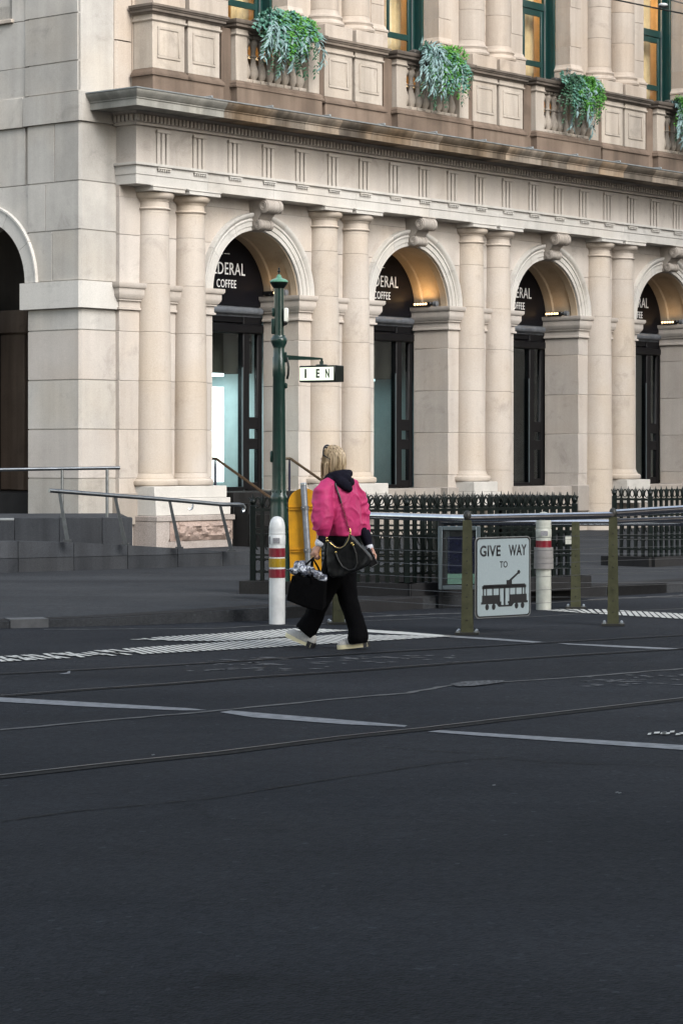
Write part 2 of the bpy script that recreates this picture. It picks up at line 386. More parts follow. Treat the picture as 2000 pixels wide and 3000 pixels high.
M['lit_sign'] = emitter('lit_sign_face', (.84, 1.0, .70), .22)
M['lit_led'] = emitter('warm_led', (1.0, .62, .30), 1.0)
M['shop_lamp'] = emitter('shop_ceiling_lamp', (.86, .97, 1.0), 2.6)
M['room_lamp'] = emitter('room_lamp', (1.0, .66, .32), 7.0)

# ------------------------------------------------------------------ frame of the building: x along the colonnade, y into the block
TH = 0.8774
CU, SU = math.cos(TH), math.sin(TH)
OX, OY = -3.1488, 39.0
def W(u, v, z=0.0): return Vector((OX+u*CU-v*SU, OY+u*SU+v*CU, z))
BAY = 4.118; GAP0 = .71; PAIR = .82; ARCH0 = 3.18
NB = 5
bld = thing('corner_building', 'sandstone colonnaded corner building with arched ground floor and balustraded balconies above', 'building', W(0, 0), TH)
VW = .36                      # face of the arcade wall
VI = 1.15                     # inner face of the arcade wall
COURSES = [.12, .64, 1.225, 1.98, 2.737, 3.50, 3.825]

# ---- corner pier, chamfered at the street corner
def pier_poly(u0, v0, u1, v1, ch):
    return [(u0+ch, v0), (u1, v0), (u1, v1), (u0, v1), (u0, v0+ch)]
pier = MB().prism(pier_poly(-.75, .455, 0.0, 1.58, .03), .1, 11.8).build('corner_pier', M['stone_grey'], bld)
def pier_block(z0, z1, u0=-.764, v0=.44, v1=1.594, u1=.02, mat='stone_grey', j=.004, split=None):
    segs = [(v0, v1)] if not split else [(v0, split), (split, v1)]
    for i, (a, b) in enumerate(segs):
        if i == 0: poly = [(u0+.035, a), (u1, a), (u1, b-j), (u0+.006, b-j), (u0, b-j-.006), (u0, a+.035)]
        else: poly = [(u0+.006, a+j), (u0+.4, a+j), (u0+.4, b), (u0, b), (u0, a+j+.006)]
        mb = MB(); n = len(poly)
        # two stepped prisms give every bed joint a small arris
        mb.prism(poly, z0+j+.006, z1-j-.006)
        mb.build('stone_block', M[mat], pier)
for i in range(len(COURSES)-1): pier_block(COURSES[i], COURSES[i+1], mat='stone_grey' if i % 2 else 'stone')
pier_block(3.825, 4.255, u0=-.835, v0=.37, v1=1.71, u1=-.02, mat='stone_pale')
for z0, z1, sp in [(4.255, 5.03, 1.054), (5.03, 5.776, 1.20), (5.776, 6.674, 1.0)]: pier_block(z0, z1, split=sp, mat='stone_grey')
pier_block(6.674, 7.142, u0=-.80, v0=.40, v1=1.672, u1=-.02, mat='stone_grey')
for z0, z1, sp in [(7.142, 7.608, None), (7.608, 8.336, None), (8.336, 9.08, None), (9.08, 9.83, None), (9.83, 10.6, None), (10.6, 11.4, None)]:
    pier_block(z0, z1, v0=.464, v1=1.66, split=sp, mat='stone_grey')
pier_block(7.142, 8.0, u0=-.03, v0=.40, v1=.6, u1=.30, mat='stone_upper'); pier_block(8.0, 9.3, u0=-.03, v0=.40, v1=.6, u1=.30, mat='stone_upper'); pier_block(9.3, 11.2, u0=-.03, v0=.40, v1=.6, u1=.30, mat='stone_upper')

# ---- arches
def arc_blocks(side, uc, zc, r, uedge, z0, z1, name, mat, parent, plane, depth):
    """ashlar beside an arch: straight on one side, cut to the arc on the other; side -1 lies left of the arch"""
    pts = []; n = 8
    j = .004
    for i in range(n+1):
        z = z0+j+(z1-z0-2*j)*i/n
        d = abs(z-zc); x = math.sqrt(max(0, r*r-d*d)) if d < r else 0
        pts.append((uc+side*x, z))
    poly = [(uedge, z0+j)] + pts + [(uedge, z1-j)]
    mb = MB()
    if plane[0] == 'v': mb.prism(poly, plane[1], plane[1]+depth, 'y')
    else: mb.prism(poly, plane[1], plane[1]+depth, 'x')
    return mb.build(name, mat, parent)
def arc_sweep(prof, uc, zc, a0, a1, n, plane, closed=True):
    """prof: (radius, offset into the wall), swept round an arch from angle a0 to a1"""
    mb = MB(); m = len(prof); vs = []; fs = []
    for i in range(n+1):
        a = a0+(a1-a0)*i/n
        for r, d in prof:
            if plane[0] == 'v': vs.append((uc+r*math.cos(a), plane[1]+d, zc+r*math.sin(a)))
            else: vs.append((plane[1]+d, uc+r*math.cos(a), zc+r*math.sin(a)))
    for i in range(n):
        for j in range(m if closed else m-1):
            j2 = (j+1) % m; fs.append((i*m+j, i*m+j2, (i+1)*m+j2, (i+1)*m+j))
    if closed: fs += [tuple(range(m)), tuple(range(n*m, (n+1)*m))]
    mb.add(vs, fs); mb.fix = closed; return mb
ARCHI = [(1.075, .12), (1.075, -.025), (1.14, -.025), (1.143, -.04), (1.225, -.04), (1.23, -.058), (1.25, -.062), (1.262, -.05), (1.275, -.05), (1.30, -.085), (1.335, -.10), (1.36, -.10), (1.365, .05), (1.365, .12)]
IMPOST = [(-.1, 3.83), (.015, 3.83), (.04, 3.838), (.04, 3.868), (.018, 3.876), (.018, 3.97), (.05, 3.975), (.05, 4.0), (.065, 4.005), (.10, 4.06), (.105, 4.085), (.105, 4.165), (.125, 4.17), (.145, 4.20), (.145, 4.25), (-.1, 4.25)]
def arch_set(k, uc, zc):
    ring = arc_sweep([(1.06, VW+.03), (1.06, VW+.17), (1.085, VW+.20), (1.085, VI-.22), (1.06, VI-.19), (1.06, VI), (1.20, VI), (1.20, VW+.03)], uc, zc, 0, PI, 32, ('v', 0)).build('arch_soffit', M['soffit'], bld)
    cuts = [0, 32, 62, 83.5, 96.5, 118, 148, 180]
    for i in range(len(cuts)-1):
        if i == 3: continue
        arc_sweep(ARCHI, uc, zc, math.radians(cuts[i]+.12), math.radians(cuts[i+1]-.12), 8, ('v', VW)).build('voussoir', M['stone_arch'], ring)
    # spandrel courses either side
    u0 = 0.004 if k == 0 else uc-BAY/2
    for side, ue in ((-1, u0), (1, uc+BAY/2)):
        for z0, z1 in ((4.25, 5.0), (5.0, 5.58)):
            arc_blocks(side, uc, zc, 1.20, ue-side*.002, z0, z1, 'stone_block', M['stone'], ring, ('v', VW), VI-VW)
    MB().box(u0, uc+BAY/2, VW+.003, VI, 5.58, 5.80).build('stone_block', M['stone'], ring)
    return ring
ZC = 4.19
for k in range(NB): arch_set(k, ARCH0+BAY*k, ZC)

# ---- piers between the arches, coursed, each with its impost moulding
def arcade_pier(u0, u1):
    core = MB().box(u0+.02, u1-.02, VW+.02, VI-.02, .1, 4.25).build('arcade_pier', M['stone'], bld)
    for i in range(len(COURSES)-1):
        z0, z1 = COURSES[i], COURSES[i+1]
        MB().box(u0, u1, VW, VI, z0+.002, z1-.002, .006).build('stone_block', M['stone'], core)
    b = MB().sweep(IMPOST, [(u0, VI), (u0, VW), (u1, VW), (u1, VI)]); b.build('impost', M['stone'], core)
    MB().box(u0-.07, u1+.07, VW-.05, VI-.01, .5, 1.0, .012).build('pier_base', M['stone_loggia'], core)
    return core
arcade_pier(0.0, ARCH0-1.06)
for k in range(NB): arcade_pier(ARCH0+BAY*k+1.06, ARCH0+BAY*(k+1)-1.06)

# ---- giant columns in pairs
def shaft_r(z):
    t = (z-1.11)/(5.55-1.11); return .298-.050*max(0, t)**1.5
CAPITAL = [(.05, 5.36), (.252, 5.36), (.252, 5.405), (.272, 5.41), (.282, 5.425), (.272, 5.44), (.252, 5.446), (.250, 5.535), (.262, 5.54), (.262, 5.552), (.272, 5.556), (.272, 5.566), (.300, 5.578), (.328, 5.605), (.340, 5.638), (.338, 5.665), (.32, 5.678), (.05, 5.678)]
BASEM = [(.05, 1.10), (.36, 1.10), (.385, 1.115), (.398, 1.15), (.392, 1.185), (.37, 1.205), (.335, 1.21), (.333, 1.235), (.322, 1.238), (.308, 1.275), (.299, 1.30), (.05, 1.30)]
_cap = MB().lathe(CAPITAL, 36).mesh('column', M['stone_col'], 30)
_abacus = MB().box(-.36, .36, -.36, .36, 5.678, 5.735, .004).box(-.372, .372, -.372, .372, 5.737, 5.757, .003).mesh('abacus', M['stone_arch'])
_base = MB().lathe(BASEM, 36).mesh('base_moulding', M['stone_col'], 30)
ZS = [1.30, 1.98, 2.737, 3.50, 4.25, 5.01, 5.36]
def drum_mesh(z0, z1):
    r0, r1 = shaft_r(z0), shaft_r(z1); e = .0022
    zs = [z0+.0015, z0+.006, (z0+z1)/2, z1-.006, z1-.0015]
    return MB().lathe([(.05, zs[0]), (r0-e*1.6, zs[0]), (r0, zs[1]), (shaft_r(zs[2]), zs[2]), (r1, zs[3]), (r1-e*1.6, zs[4]), (.05, zs[4])], 36, caps=False).mesh('drum', M['stone_col'], 20)
_drums = [drum_mesh(a, b) for a, b in zip(ZS[:-1], ZS[1:])]
_long = [drum_mesh(.12, .64), drum_mesh(.64, 1.30)]
def column(u, full_base=True):
    c = place('column', _cap, bld, (u, .33, 0), R.uniform(0, 6))
    for d in _drums: place('drum', d, c)
    if not full_base:
        for d in _long: place('drum', d, c)
    a = place('abacus', _abacus, c); a.rotation_euler = (0, 0, -c.rotation_euler[2])
    if full_base: place('base_moulding', _base, c)
    return c
def pedestal(u0, u1):
    p = MB().box(u0, u1, -.05, .42, .912, 1.098, .008).box(u0-.003, u1+.05, -.085, .44, .64, .910, .008).build('column_pedestal', M['stone_pale'], bld)
    return p
for k in range(NB):
    b = BAY*k
    column(GAP0+b, k != 3); column(GAP0+PAIR+b, k != 2)
    if k < 2 or k > 3: pedestal(.355+b, 2.013+b)
pedestal(.355+BAY*2, 1.06+BAY*2); pedestal(1.2+BAY*3, 2.013+BAY*3)

# ---- granite footing under the first pair: dressed slab, rock-faced block, plinth
foot = MB().box(.30, 2.09, -.16, .5, .553, .638, .01).build('granite_footing', M['granite'], bld)
MB().prism([(.34, .12), (2.05, .12), (2.05, .24), (.34, .24)], -.13, .45, 'y').build('plinth_course', M['granite'], foot)
def rock_face(u0, u1, v, z0, z1, name):
    nx, nz = 34, 12; vs = []; fs = []
    for i in range(nx+1):
        for k in range(nz+1):
            edge = min(i, nx-i, 3)/3*min(k, nz-k, 3)/3
            p = Vector((u0+(u1-u0)*i/nx, 0, z0+(z1-z0)*k/nz))
            d = edge*(.045+.075*noise.fractal(p*9, .8, 2.2, 4)); vs.append((p.x, v-d, p.z))
    for i in range(nx):
        for k in range(nz): a = i*(nz+1)+k; fs.append((a, a+nz+1, a+nz+2, a+1))
    m = MB().add(vs, fs); o = len(m.v)
    m.add([(u0, v, z0), (u1, v, z0), (u1, v+.5, z0), (u0, v+.5, z0), (u0, v, z1), (u1, v, z1), (u1, v+.5, z1), (u0, v+.5, z1)], [(0, 3, 2, 1), (4, 5, 6, 7), (1, 2, 6, 5), (2, 3, 7, 6), (0, 4, 7, 3)])
    return m.build(name, M['granite_rough'], foot, 25)
rock_face(.62, 2.06, -.13, .245, .55, 'rock_faced_block')
MB().prism([(.30, .12), (.30, .55), (.60, .55), (.60, .3), (.50, .12)], -.14, .45, 'y').build('corner_block', M['granite'], foot)

# ---- entablature: swept round the corner, in stones
PATH0 = [(0, .44), (0, 0)]
def run(prof, joints, name, mat, parent, ang=38, first=True):
    out = []
    for i in range(len(joints)-1):
        a, b = joints[i]+.0015, joints[i+1]-.0015
        path = PATH0+[(b, 0)] if (i == 0 and first) else [(a, 0), (b, 0)]
        out.append(MB().sweep(prof, path).build(name, mat, parent, ang))
    return out
UE = 22.4
ent = run([(-.45, 5.76), (0, 5.76), (0, 5.905), (.012, 5.91), (.012, 6.035), (.03, 6.04), (.05, 6.052), (.05, 6.09), (-.45, 6.09)], [0, 1.62, 3.2, 5.3, 7.33, 9.4, 11.4, 13.5, 15.6, 17.7, 19.8, UE], 'architrave', M['stone_arch'], bld)
frz = MB().sweep([(-.45, 6.092), (-.012, 6.092), (-.012, 6.66), (-.45, 6.66)], [(0, .44), (0, 0), (UE, 0)]).build('frieze', M['stone_frieze'], bld)
for i in range(27):
    c = .59+.8236*i
    t = MB()
    for j in range(3):   # three bars with bevelled glyphs between them
        x = c-.105+j*.105
        t.prism([(x-.036, -.011), (x+.036, -.011), (x+.027, -.021), (x-.027, -.021)], 6.095, 6.575)
    t.box(c-.155, c+.155, -.04, -.013, 6.578, 6.625)
    t.build('triglyph', M['stone_frieze'], frz)
    g = MB().box(c-.15, c+.15, -.055, -.014, 6.016, 6.033)
    for j in range(6): g.lathe([(.016, 5.985), (.012, 6.015)], 7, (c-.125+.05*j, -.036))
    g.build('guttae', M['stone_arch'], frz)
bed = MB().sweep([(-.3, 6.662), (.05, 6.662), (.05, 6.70), (.07, 6.705), (.07, 6.812), (.085, 6.815), (.11, 6.84), (.13, 6.86), (-.3, 6.86)], [(0, .44), (0, 0), (UE, 0)]).build('bed_moulding', M['stone_frieze'], bld)
dt = MB(); u = .0
while u < UE: dt.box(u-.10, u-.05, -.125, -.0705, 6.712, 6.806); u += .085
vv = -.03
while vv < .42: dt.box(-.125, -.0705, vv, vv+.05, 6.712, 6.806); vv += .085
stuff(dt.build('dentil_course', M['stone_frieze'], bed))
CORN = [(-.3, 6.863), (.565, 6.863), (.565, 6.85), (.59, 6.85), (.59, 6.955), (.605, 6.958), (.605, 6.975), (.62, 6.985), (.645, 7.02), (.67, 7.05), (.68, 7.075), (.68, 7.088), (-.3, 7.125)]
corn = None
js = [0, .72, 1.35, 2.35, 3.3, 4.15, 5.0, 6.05, 6.85, 7.9, 8.8, 9.9, 10.7, 11.75, 12.6, 13.6, 14.5, 15.4, 16.3, 17.3, 18.4, 19.6, 21, UE]
stones = run(CORN, js, 'cornice_stone', M['stone_cornice'], bld)
for i in (0, 1): stones[i].data.materials[0] = M['stone_cornice_grey']
for i in (4, 7, 12, 15): stones[i].data.materials[0] = M['stone_cornice_pale']
fl = MB().sweep([(-.3, 7.14), (.685, 7.092), (.693, 7.092), (.693, 7.110), (-.3, 7.16)], [(0, .44), (0, 0), (UE, 0)]).build('lead_flashing', M['lead'], bld)
for i in range(15): MB().box(.95+1.42*i, .985+1.42*i, -.70, .2, 7.10, 7.145, .004).build('flashing_roll', M['lead'], fl)

# ---- scroll keystones
def console(uc):
    c = MB(); pts = []
    # side outline of the S-shaped bracket in (v, z)
    side = [(.34, 5.745), (-.02, 5.745), (-.02, 5.70)]
    for i in range(9):
        a = math.radians(100+i*24); side.append((.055+.088*math.cos(a), 5.625+.088*math.sin(a)))
    side += [(.12, 5.50), (.165, 5.46), (.185, 5.42), (.20, 5.405)]
    for i in range(8):
        a = math.radians(95+i*27); side.append((.215+.066*math.cos(a), 5.345+.066*math.sin(a)))
    side += [(.30, 5.27), (.40, 5.24), (.40, 5.745)]
    def wd(z): return .135+.055*(z-5.24)/.5
    n = len(side)
    vs = [(uc-wd(z), v, z) for v, z in side]+[(uc+wd(z), v, z) for v, z in side]
    c.add(vs, [tuple(range(n)), tuple(range(n, 2*n))[::-1]]+[(i, n+i, n+(i+1) % n, (i+1) % n) for i in range(n)]); c.fix = True
    o = c.build('keystone', M['stone_loggia'], bld, 32)
    for (v, z, r) in ((.04, 5.632, .112), (.20, 5.345, .090)):
        h = wd(z); m = MB()
        prof = [(r*.45, -h-.012), (r*.8, -h-.014), (r, -h-.004), (r, -h*.62), (r*.9, -h*.58), (r*.97, -h*.25), (r*.88, -h*.12), (r*.97, 0), (r*.88, h*.12), (r*.97, h*.25), (r*.9, h*.58), (r, h*.62), (r, h+.004), (r*.8, h+.014), (r*.45, h+.012)]
        m.lathe([(p, uc+q) for p, q in prof], 22, (v, z), 'x')
        for sgn in (-1, 1):
            sp = [(uc+sgn*(h+.014), v+r*(.82-.62*i/26)*math.cos(i*.55), z+r*(.82-.62*i/26)*math.sin(i*.55)) for i in range(27)]
            m.tube(sp, r*.085, 5)
        m.build('scroll', M['stone_loggia'], o, 40)
    MB().box(uc-.215, uc+.215, -.035, .35, 5.747, 5.758).build('fillet', M['stone'], o)
for k in range(NB): console(ARCH0+BAY*k)

# ---- left street front: one arch and the wall above
LA, LZ = 2.65, 4.25
ring = arc_sweep([(1.02, -.764+.02), (1.02, -.764+.8), (1.15, -.764+.8), (1.15, -.764+.02)], LA, LZ, 0, PI, 28, ('u', 0)).build('side_arch', M['stone_loggia'], bld)
cuts = [0, 30, 60, 90, 120, 150, 180]
for i in range(6): arc_sweep([(1.02, .1), (1.02, -.03), (1.26, -.03), (1.262, -.055), (1.29, -.055), (1.29, .1)], LA, LZ, math.radians(cuts[i]+.15), math.radians(cuts[i+1]-.15), 8, ('u', -.764)).build('voussoir', M['stone_pale'], ring)
for side, ue in ((-1, 1.598), (1, 3.70)):
    for z0, z1 in ((4.26, 5.03), (5.03, 5.776)): 
        if side < 0:
            arc_blocks(side, LA, LZ, 1.15, 1.598 if z0 < 5 else 1.598, z0, z1, 'stone_block', M['stone_grey'], ring, ('u', -.75), .6)
        else: arc_blocks(side, LA, LZ, 1.15, ue, z0, z1, 'stone_block', M['stone_grey'], ring, ('u', -.75), .6)
lw = MB().box(-.70, -.1, 1.66, 6.2, 5.78, 11.4).build('side_wall', M['stone_grey'], bld)
for i in range(len(COURSES)-1): MB().box(-.764, -.03, 3.70, 5.2, COURSES[i]+.002, COURSES[i+1]-.002, .006).build('stone_block', M['stone_grey'], lw)
MB().box(-.835, -.03, 3.62, 5.28, 3.827, 4.253, .006).build('impost_block', M['stone_pale'], lw)
for z0, z1, cutsv in [(5.78, 6.674, (1.676, 2.5, 3.4, 4.4, 5.4)), (6.674, 7.142, (1.676, 2.35, 3.2, 4.2, 5.4)), (7.142, 7.608, (1.676, 2.3, 3.3, 4.3, 5.4)), (7.608, 8.33, (1.676, 2.9, 4.1, 5.4))]:
    for a, b in zip(cutsv[:-1], cutsv[1:]): MB().box(-.742 if z0 != 6.674 else -.79, -.6, a+.002, b-.002, z0+.002, z1-.002, .006).build('stone_block', M['stone_grey'], lw)
for a, b in ((1.676, 1.98), (3.32, 4.3)):
    for z0, z1 in ((8.335, 9.1), (9.1, 9.9), (9.9, 11.0)): MB().box(-.742, -.6, a, b, z0+.002, z1-.002, .006).build('stone_block', M['stone_grey'], lw)
MB().box(-.80, -.6, 1.93, 3.37, 8.332, 8.39, .008).build('sill', M['stone_balcony'], lw)
MB().box(-.764, 6.0, 5.2, 24, .1, 11.4).build('side_wall', M['stone_grey'], bld)
MB().box(-.835, -.70, 5.29, 24, 3.827, 4.253, .006).build('string_course', M['stone_pale'], bld)
MB().box(-.81, -.70, 5.41, 24, 6.674, 7.142, .006).build('string_course', M['stone_grey'], bld)
swin = MB().box(-.70, -.62, 1.985, 2.07, 8.39, 10.6).box(-.70, -.62, 3.23, 3.315, 8.39, 10.6).box(-.70, -.62, 2.07, 3.23, 8.39, 8.62).box(-.69, -.63, 2.07, 3.23, 9.4, 9.48).build('side_window', M['green_win'], bld)
MB().box(-.665, -.655, 2.07, 3.23, 8.62, 10.6).build('pane', M['poster_dark'], swin)

# ---- upper storey: pedestals, balcony fronts, columns, wall, windows
def die(u0, u1, z0, z1, par):
    v = -.05
    d = MB().box(u0, u1, v, .36, z0, z1, .004)
    o = d.build('pedestal_die', M['stone_balcony'], par)
    a, b, c, e = u0+.105, u1-.105, z0+.16, z1-.075
    fr = MB()
    for (x0, x1, y0, y1) in ((a, b, c, c+.045), (a, b, e-.045, e), (a, a+.045, c+.045, e-.045), (b-.045, b, c+.045, e-.045)):
        fr.box(x0, x1, v-.016, v-.0005, y0, y1, .005)
    fr.build('panel_moulding', M['stone_balcony'], o)
    return o
BASEP = [(-.2, 7.45), (.075, 7.45), (.075, 7.475), (.06, 7.48), (.055, 7.505), (.03, 7.53), (.012, 7.555), (.0, 7.57), (-.2, 7.57)]
CAPP = [(-.3, 8.40), (.035, 8.40), (.05, 8.425), (.075, 8.435), (.075, 8.475), (.09, 8.48), (.10, 8.505), (.115, 8.51), (.115, 8.545), (-.3, 8.555)]
NECKP = [(-.1, 8.295), (.012, 8.295), (.03, 8.31), (.03, 8.33), (.012, 8.338), (.012, 8.40), (-.1, 8.40)]
BAL = [(.05, 7.572), (.075, 7.572), (.075, 7.60), (.055, 7.61), (.045, 7.63), (.06, 7.66), (.082, 7.71), (.088, 7.76), (.078, 7.82), (.052, 7.90), (.04, 7.96), (.042, 8.0), (.06, 8.01), (.06, 8.03), (.042, 8.04), (.04, 8.10), (.052, 8.17), (.078, 8.225), (.074, 8.26), (.06, 8.28), (.062, 8.345)]
_bal = MB().lathe(BAL, 14).box(-.085, .085, -.085, .085, 7.571, 7.635, .004).box(-.075, .075, -.075, .075, 8.30, 8.352, .004).mesh('baluster', M['stone_balcony'], 50)
def upper_pair(k):
    b = BAY*k
    par = MB().box(.27+b, 1.885+b, -.10, .36, 7.10, 7.449, .006).build('parapet_unit', M['stone_brown'], bld)
    path = lambda u0, u1: [(u0, .36), (u0, -.05), (u1, -.05), (u1, .36)]
    for u0, u1 in ((.31+b, 1.03+b), (1.11+b, 1.84+b)):
        die(u0, u1, 7.57, 8.30, par)
        MB().sweep(NECKP, path(u0, u1)).build('neck_moulding', M['stone_balcony'], par)
    MB().box(1.03+b, 1.11+b, .04, .3, 7.57, 8.40).build('recess', M['stone_brown'], par)
    MB().sweep(BASEP, path(.31+b, 1.035+b)).sweep(BASEP, path(1.105+b, 1.84+b)).build('base_moulding', M['stone_brown'], par)
    MB().sweep(CAPP, path(.31+b, 1.84+b)).build('coping', M['stone_cap'], par)
    MB().box(.29+b, 1.86+b, -.02, .36, 8.548, 8.57).build('coping_top', M['stone_cap'], par)
    return par
def balcony(k):
    uc = ARCH0+BAY*k; v = -.12; u0, u1 = uc-1.03, uc+1.03
    par = MB().box(u0-.02, u1+.02, v-.045, .36, 7.10, 7.46, .006).build('balcony_front', M['stone_brown'], bld)
    path = [(u0, .36), (u0, v), (u1, v), (u1, .36)]
    MB().sweep([(-.25, 7.461), (.06, 7.461), (.06, 7.49), (.045, 7.50), (.045, 7.53), (.02, 7.56), (.005, 7.571), (-.25, 7.571)], path).build('base_course', M['stone_brown'], par)
    for a, b in ((u0, u0+.27), (u1-.27, u1)):
        MB().box(a, b, v, .36, 7.572, 8.353, .006).build('end_pier', M['stone_balcony'], par)
    MB().sweep(NECKP, [(u0, .36), (u0, v), (u0+.27, v)]).build('neck_moulding', M['stone_balcony'], par); MB().sweep(NECKP, [(u1-.27, v), (u1, v), (u1, .36)]).build('neck_moulding', M['stone_balcony'], par)
    n = 8
    for i in range(n):
        place('baluster', _bal, par, (u0+.27+.095+(1.52-.19)*i/(n-1), v+.13, 0))
    MB().sweep([(-.32, 8.355), (.0, 8.355), (.0, 8.40), (.05, 8.425), (.07, 8.43), (.07, 8.475), (.09, 8.48), (.105, 8.51), (.105, 8.54), (-.32, 8.55)], path).build('coping', M['stone_cap'], par)
    MB().box(u1+.022, u1+.33-.06, -.03, .3, 7.10, 8.40).build('recess', M['stone_brown'], par)
    MB().box(u0-.25, u0-.022, -.03, .3, 7.10, 8.40).build('recess', M['stone_brown'], par)
    return par
for k in range(NB): upper_pair(k); balcony(k)
UB = [(.05, 8.79), (.33, 8.79), (.36, 8.80), (.372, 8.835), (.36, 8.87), (.335, 8.88), (.32, 8.90), (.325, 8.925), (.338, 8.945), (.328, 8.975), (.30, 8.985), (.283, 9.02), (.274, 9.07), (.05, 9.07)]
_ub = MB().lathe(UB, 32).mesh('upper_column', M['stone_upper'], 30)
def udrum(z0, z1): return MB().lathe([(.05, z0+.0015), (.268, z0+.0015), (.272, z0+.006), (.272, z1-.006), (.268, z1-.0015), (.05, z1-.0015)], 32, caps=False).mesh('drum', M['stone_upper'], 20)
_ud = [udrum(9.07, 9.62), udrum(9.62, 10.22), udrum(10.22, 10.86), udrum(10.86, 11.5)]
_upl = MB().box(-.36, .36, -.36, .36, 8.45, 8.788, .006).mesh('plinth', M['stone_upper'])
_ures = None
for k in range(NB):
    for u in (GAP0, GAP0+PAIR):
        c = place('upper_column', _ub, bld, (u+BAY*k, .33, 0))
        for d in _ud: place('drum', d, c)
        place('plinth', _upl, c)
wh = .78
UPB = [(-.1, 8.50), (.04, 8.50), (.04, 8.93), (.055, 8.94), (.055, 8.97), (.03, 8.99), (.015, 9.03), (.0, 9.06), (-.1, 9.06)]
for k in range(NB):
    uc = ARCH0+BAY*k
    a = 0.30 if k == 0 else uc-BAY+wh
    wall = MB().box(a, uc-wh, .37, .70, 7.10, 11.6).build('upper_wall', M['stone_upper'], bld)
    zz = [8.5, 9.4, 10.15, 10.9, 11.6]
    for z0, z1 in zip(zz[:-1], zz[1:]):
        if k: MB().box(a-.001, a+.36, .355, .699, z0+.002, z1-.002, .005).build('stone_block', M['stone_upper'], wall)
        MB().box(uc-wh-.36, uc-wh+.001, .355, .699, z0+.002, z1-.002, .005).build('stone_block', M['stone_upper'], wall)
    if k: MB().sweep(UPB, [(a-.001, .699), (a-.001, .355), (a+.36, .355)]).build('pilaster_base', M['stone_upper'], wall)
    MB().sweep(UPB, [(uc-wh-.36, .355), (uc-wh+.001, .355), (uc-wh+.001, .699)]).build('pilaster_base', M['stone_upper'], wall)
    # window: jamb linings, sash bars, panes, curtains, a lit room behind
    f = MB()
    for s in (-1, 1): f.box(uc+s*wh, uc+s*(wh-.06), .701, .95, 8.5, 11.6, .004)
    for s in (-1, 1): f.box(uc+s*(wh-.06), uc+s*(wh-.15), .86, .93, 8.5, 11.6, .004)
    f.box(uc-wh+.15, uc+wh-.15, .865, .925, 10.10, 10.24, .006)
    wn = f.build('window', M['green_win'], bld)
    sash = MB()
    for s in (-1, 1): sash.box(uc+s*(wh-.15), uc+s*(wh-.225), .88, .92, 8.5, 10.10, .004)
    sash.box(uc-wh+.225, uc+wh-.225, .882, .918, 9.01, 9.115, .004).box(uc-wh+.225, uc+wh-.225, .882, .918, 9.98, 10.097, .004).box(uc-.03, uc+.03, .882, .918, 9.115, 9.98, .004)
    sash.build('sash', M['green_win'], wn)
    MB().box(uc+wh-.156, uc+wh-.148, .83, .86, 8.5, 11.6).build('weather_strip', M['alu'], wn)
    for z0, z1 in ((8.5, 9.01), (9.115, 9.98), (10.24, 11.6)): MB().box(uc-wh+.2, uc+wh-.2, .897, .903, z0, z1).build('pane', M['glass'], wn)
    def cloth(u0, u1, v, amp, per):
        vs = []; fs = []; nn = 22
        for i in range(nn+1):
            u = u0+(u1-u0)*i/nn; y = v+amp*math.sin(i/nn*2*PI*per)
            vs += [(u, y, 8.4), (u, y, 11.5)]
        for i in range(nn): fs.append((2*i, 2*i+2, 2*i+3, 2*i+1))
        return MB().add(vs, fs).build('curtain', M['curtain'], wn)
    cloth(uc-wh+.1, uc+.08, 1.25, .03, 4); cloth(uc+.28, uc+wh-.06, 1.18, .03, 3)
    rm = MB().box(uc-1.3, uc+1.3, 2.6, 2.65, 8.2, 12).box(uc-1.35, uc-1.3, .96, 2.65, 8.2, 12).box(uc+1.3, uc+1.35, .96, 2.65, 8.2, 12).box(uc-1.3, uc+1.3, .96, 2.6, 8.2, 8.25).box(uc-1.3, uc+1.3, .96, 2.6, 11.95, 12.0)
    room = rm.build('room', M['curtain'], wn)
    MB().box(uc-.5, uc+.5, 1.6, 2.1, 11.6, 11.66).build('room_lamp', M['room_lamp'], wn)
a = ARCH0+BAY*(NB-1)+wh
MB().box(a, UE, .37, .70, 7.10, 11.6).build('upper_wall', M['stone_upper'], bld)
MB().box(0, UE, .7, 1.0, 11.6, 12.6).build('upper_wall', M['stone_upper'], bld)
MB().box(0, UE, .30, 3.0, 7.0, 7.12).build('floor_slab', M['stone_brown'], bld)
MB().box(-.1, UE, VI, 6.5, 5.72, 5.9).build('loggia_ceiling', M['stone_loggia'], bld)
MB().box(-.5, UE, VI, 6.5, .3, .985).build('loggia_floor', M['black_stone'], bld)
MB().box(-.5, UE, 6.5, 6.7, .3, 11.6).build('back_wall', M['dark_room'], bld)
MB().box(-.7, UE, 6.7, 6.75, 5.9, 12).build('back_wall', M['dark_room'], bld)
MB().box(UE, UE+.4, .0, 6.7, .1, 12).build('end_wall', M['stone'], bld)
# loggia of the side street arch: wall and inner arch with the dark put into their stone colours
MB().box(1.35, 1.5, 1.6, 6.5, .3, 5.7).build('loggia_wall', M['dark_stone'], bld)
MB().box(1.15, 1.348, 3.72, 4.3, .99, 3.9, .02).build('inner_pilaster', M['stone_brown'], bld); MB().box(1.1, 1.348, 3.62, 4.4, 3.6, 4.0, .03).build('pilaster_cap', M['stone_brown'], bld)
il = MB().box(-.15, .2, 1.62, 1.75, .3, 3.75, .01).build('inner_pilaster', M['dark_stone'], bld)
MB().box(-.2, .26, 1.60, 1.80, 3.6, 4.0, .02).build('pilaster_cap', M['dark_stone'], il)

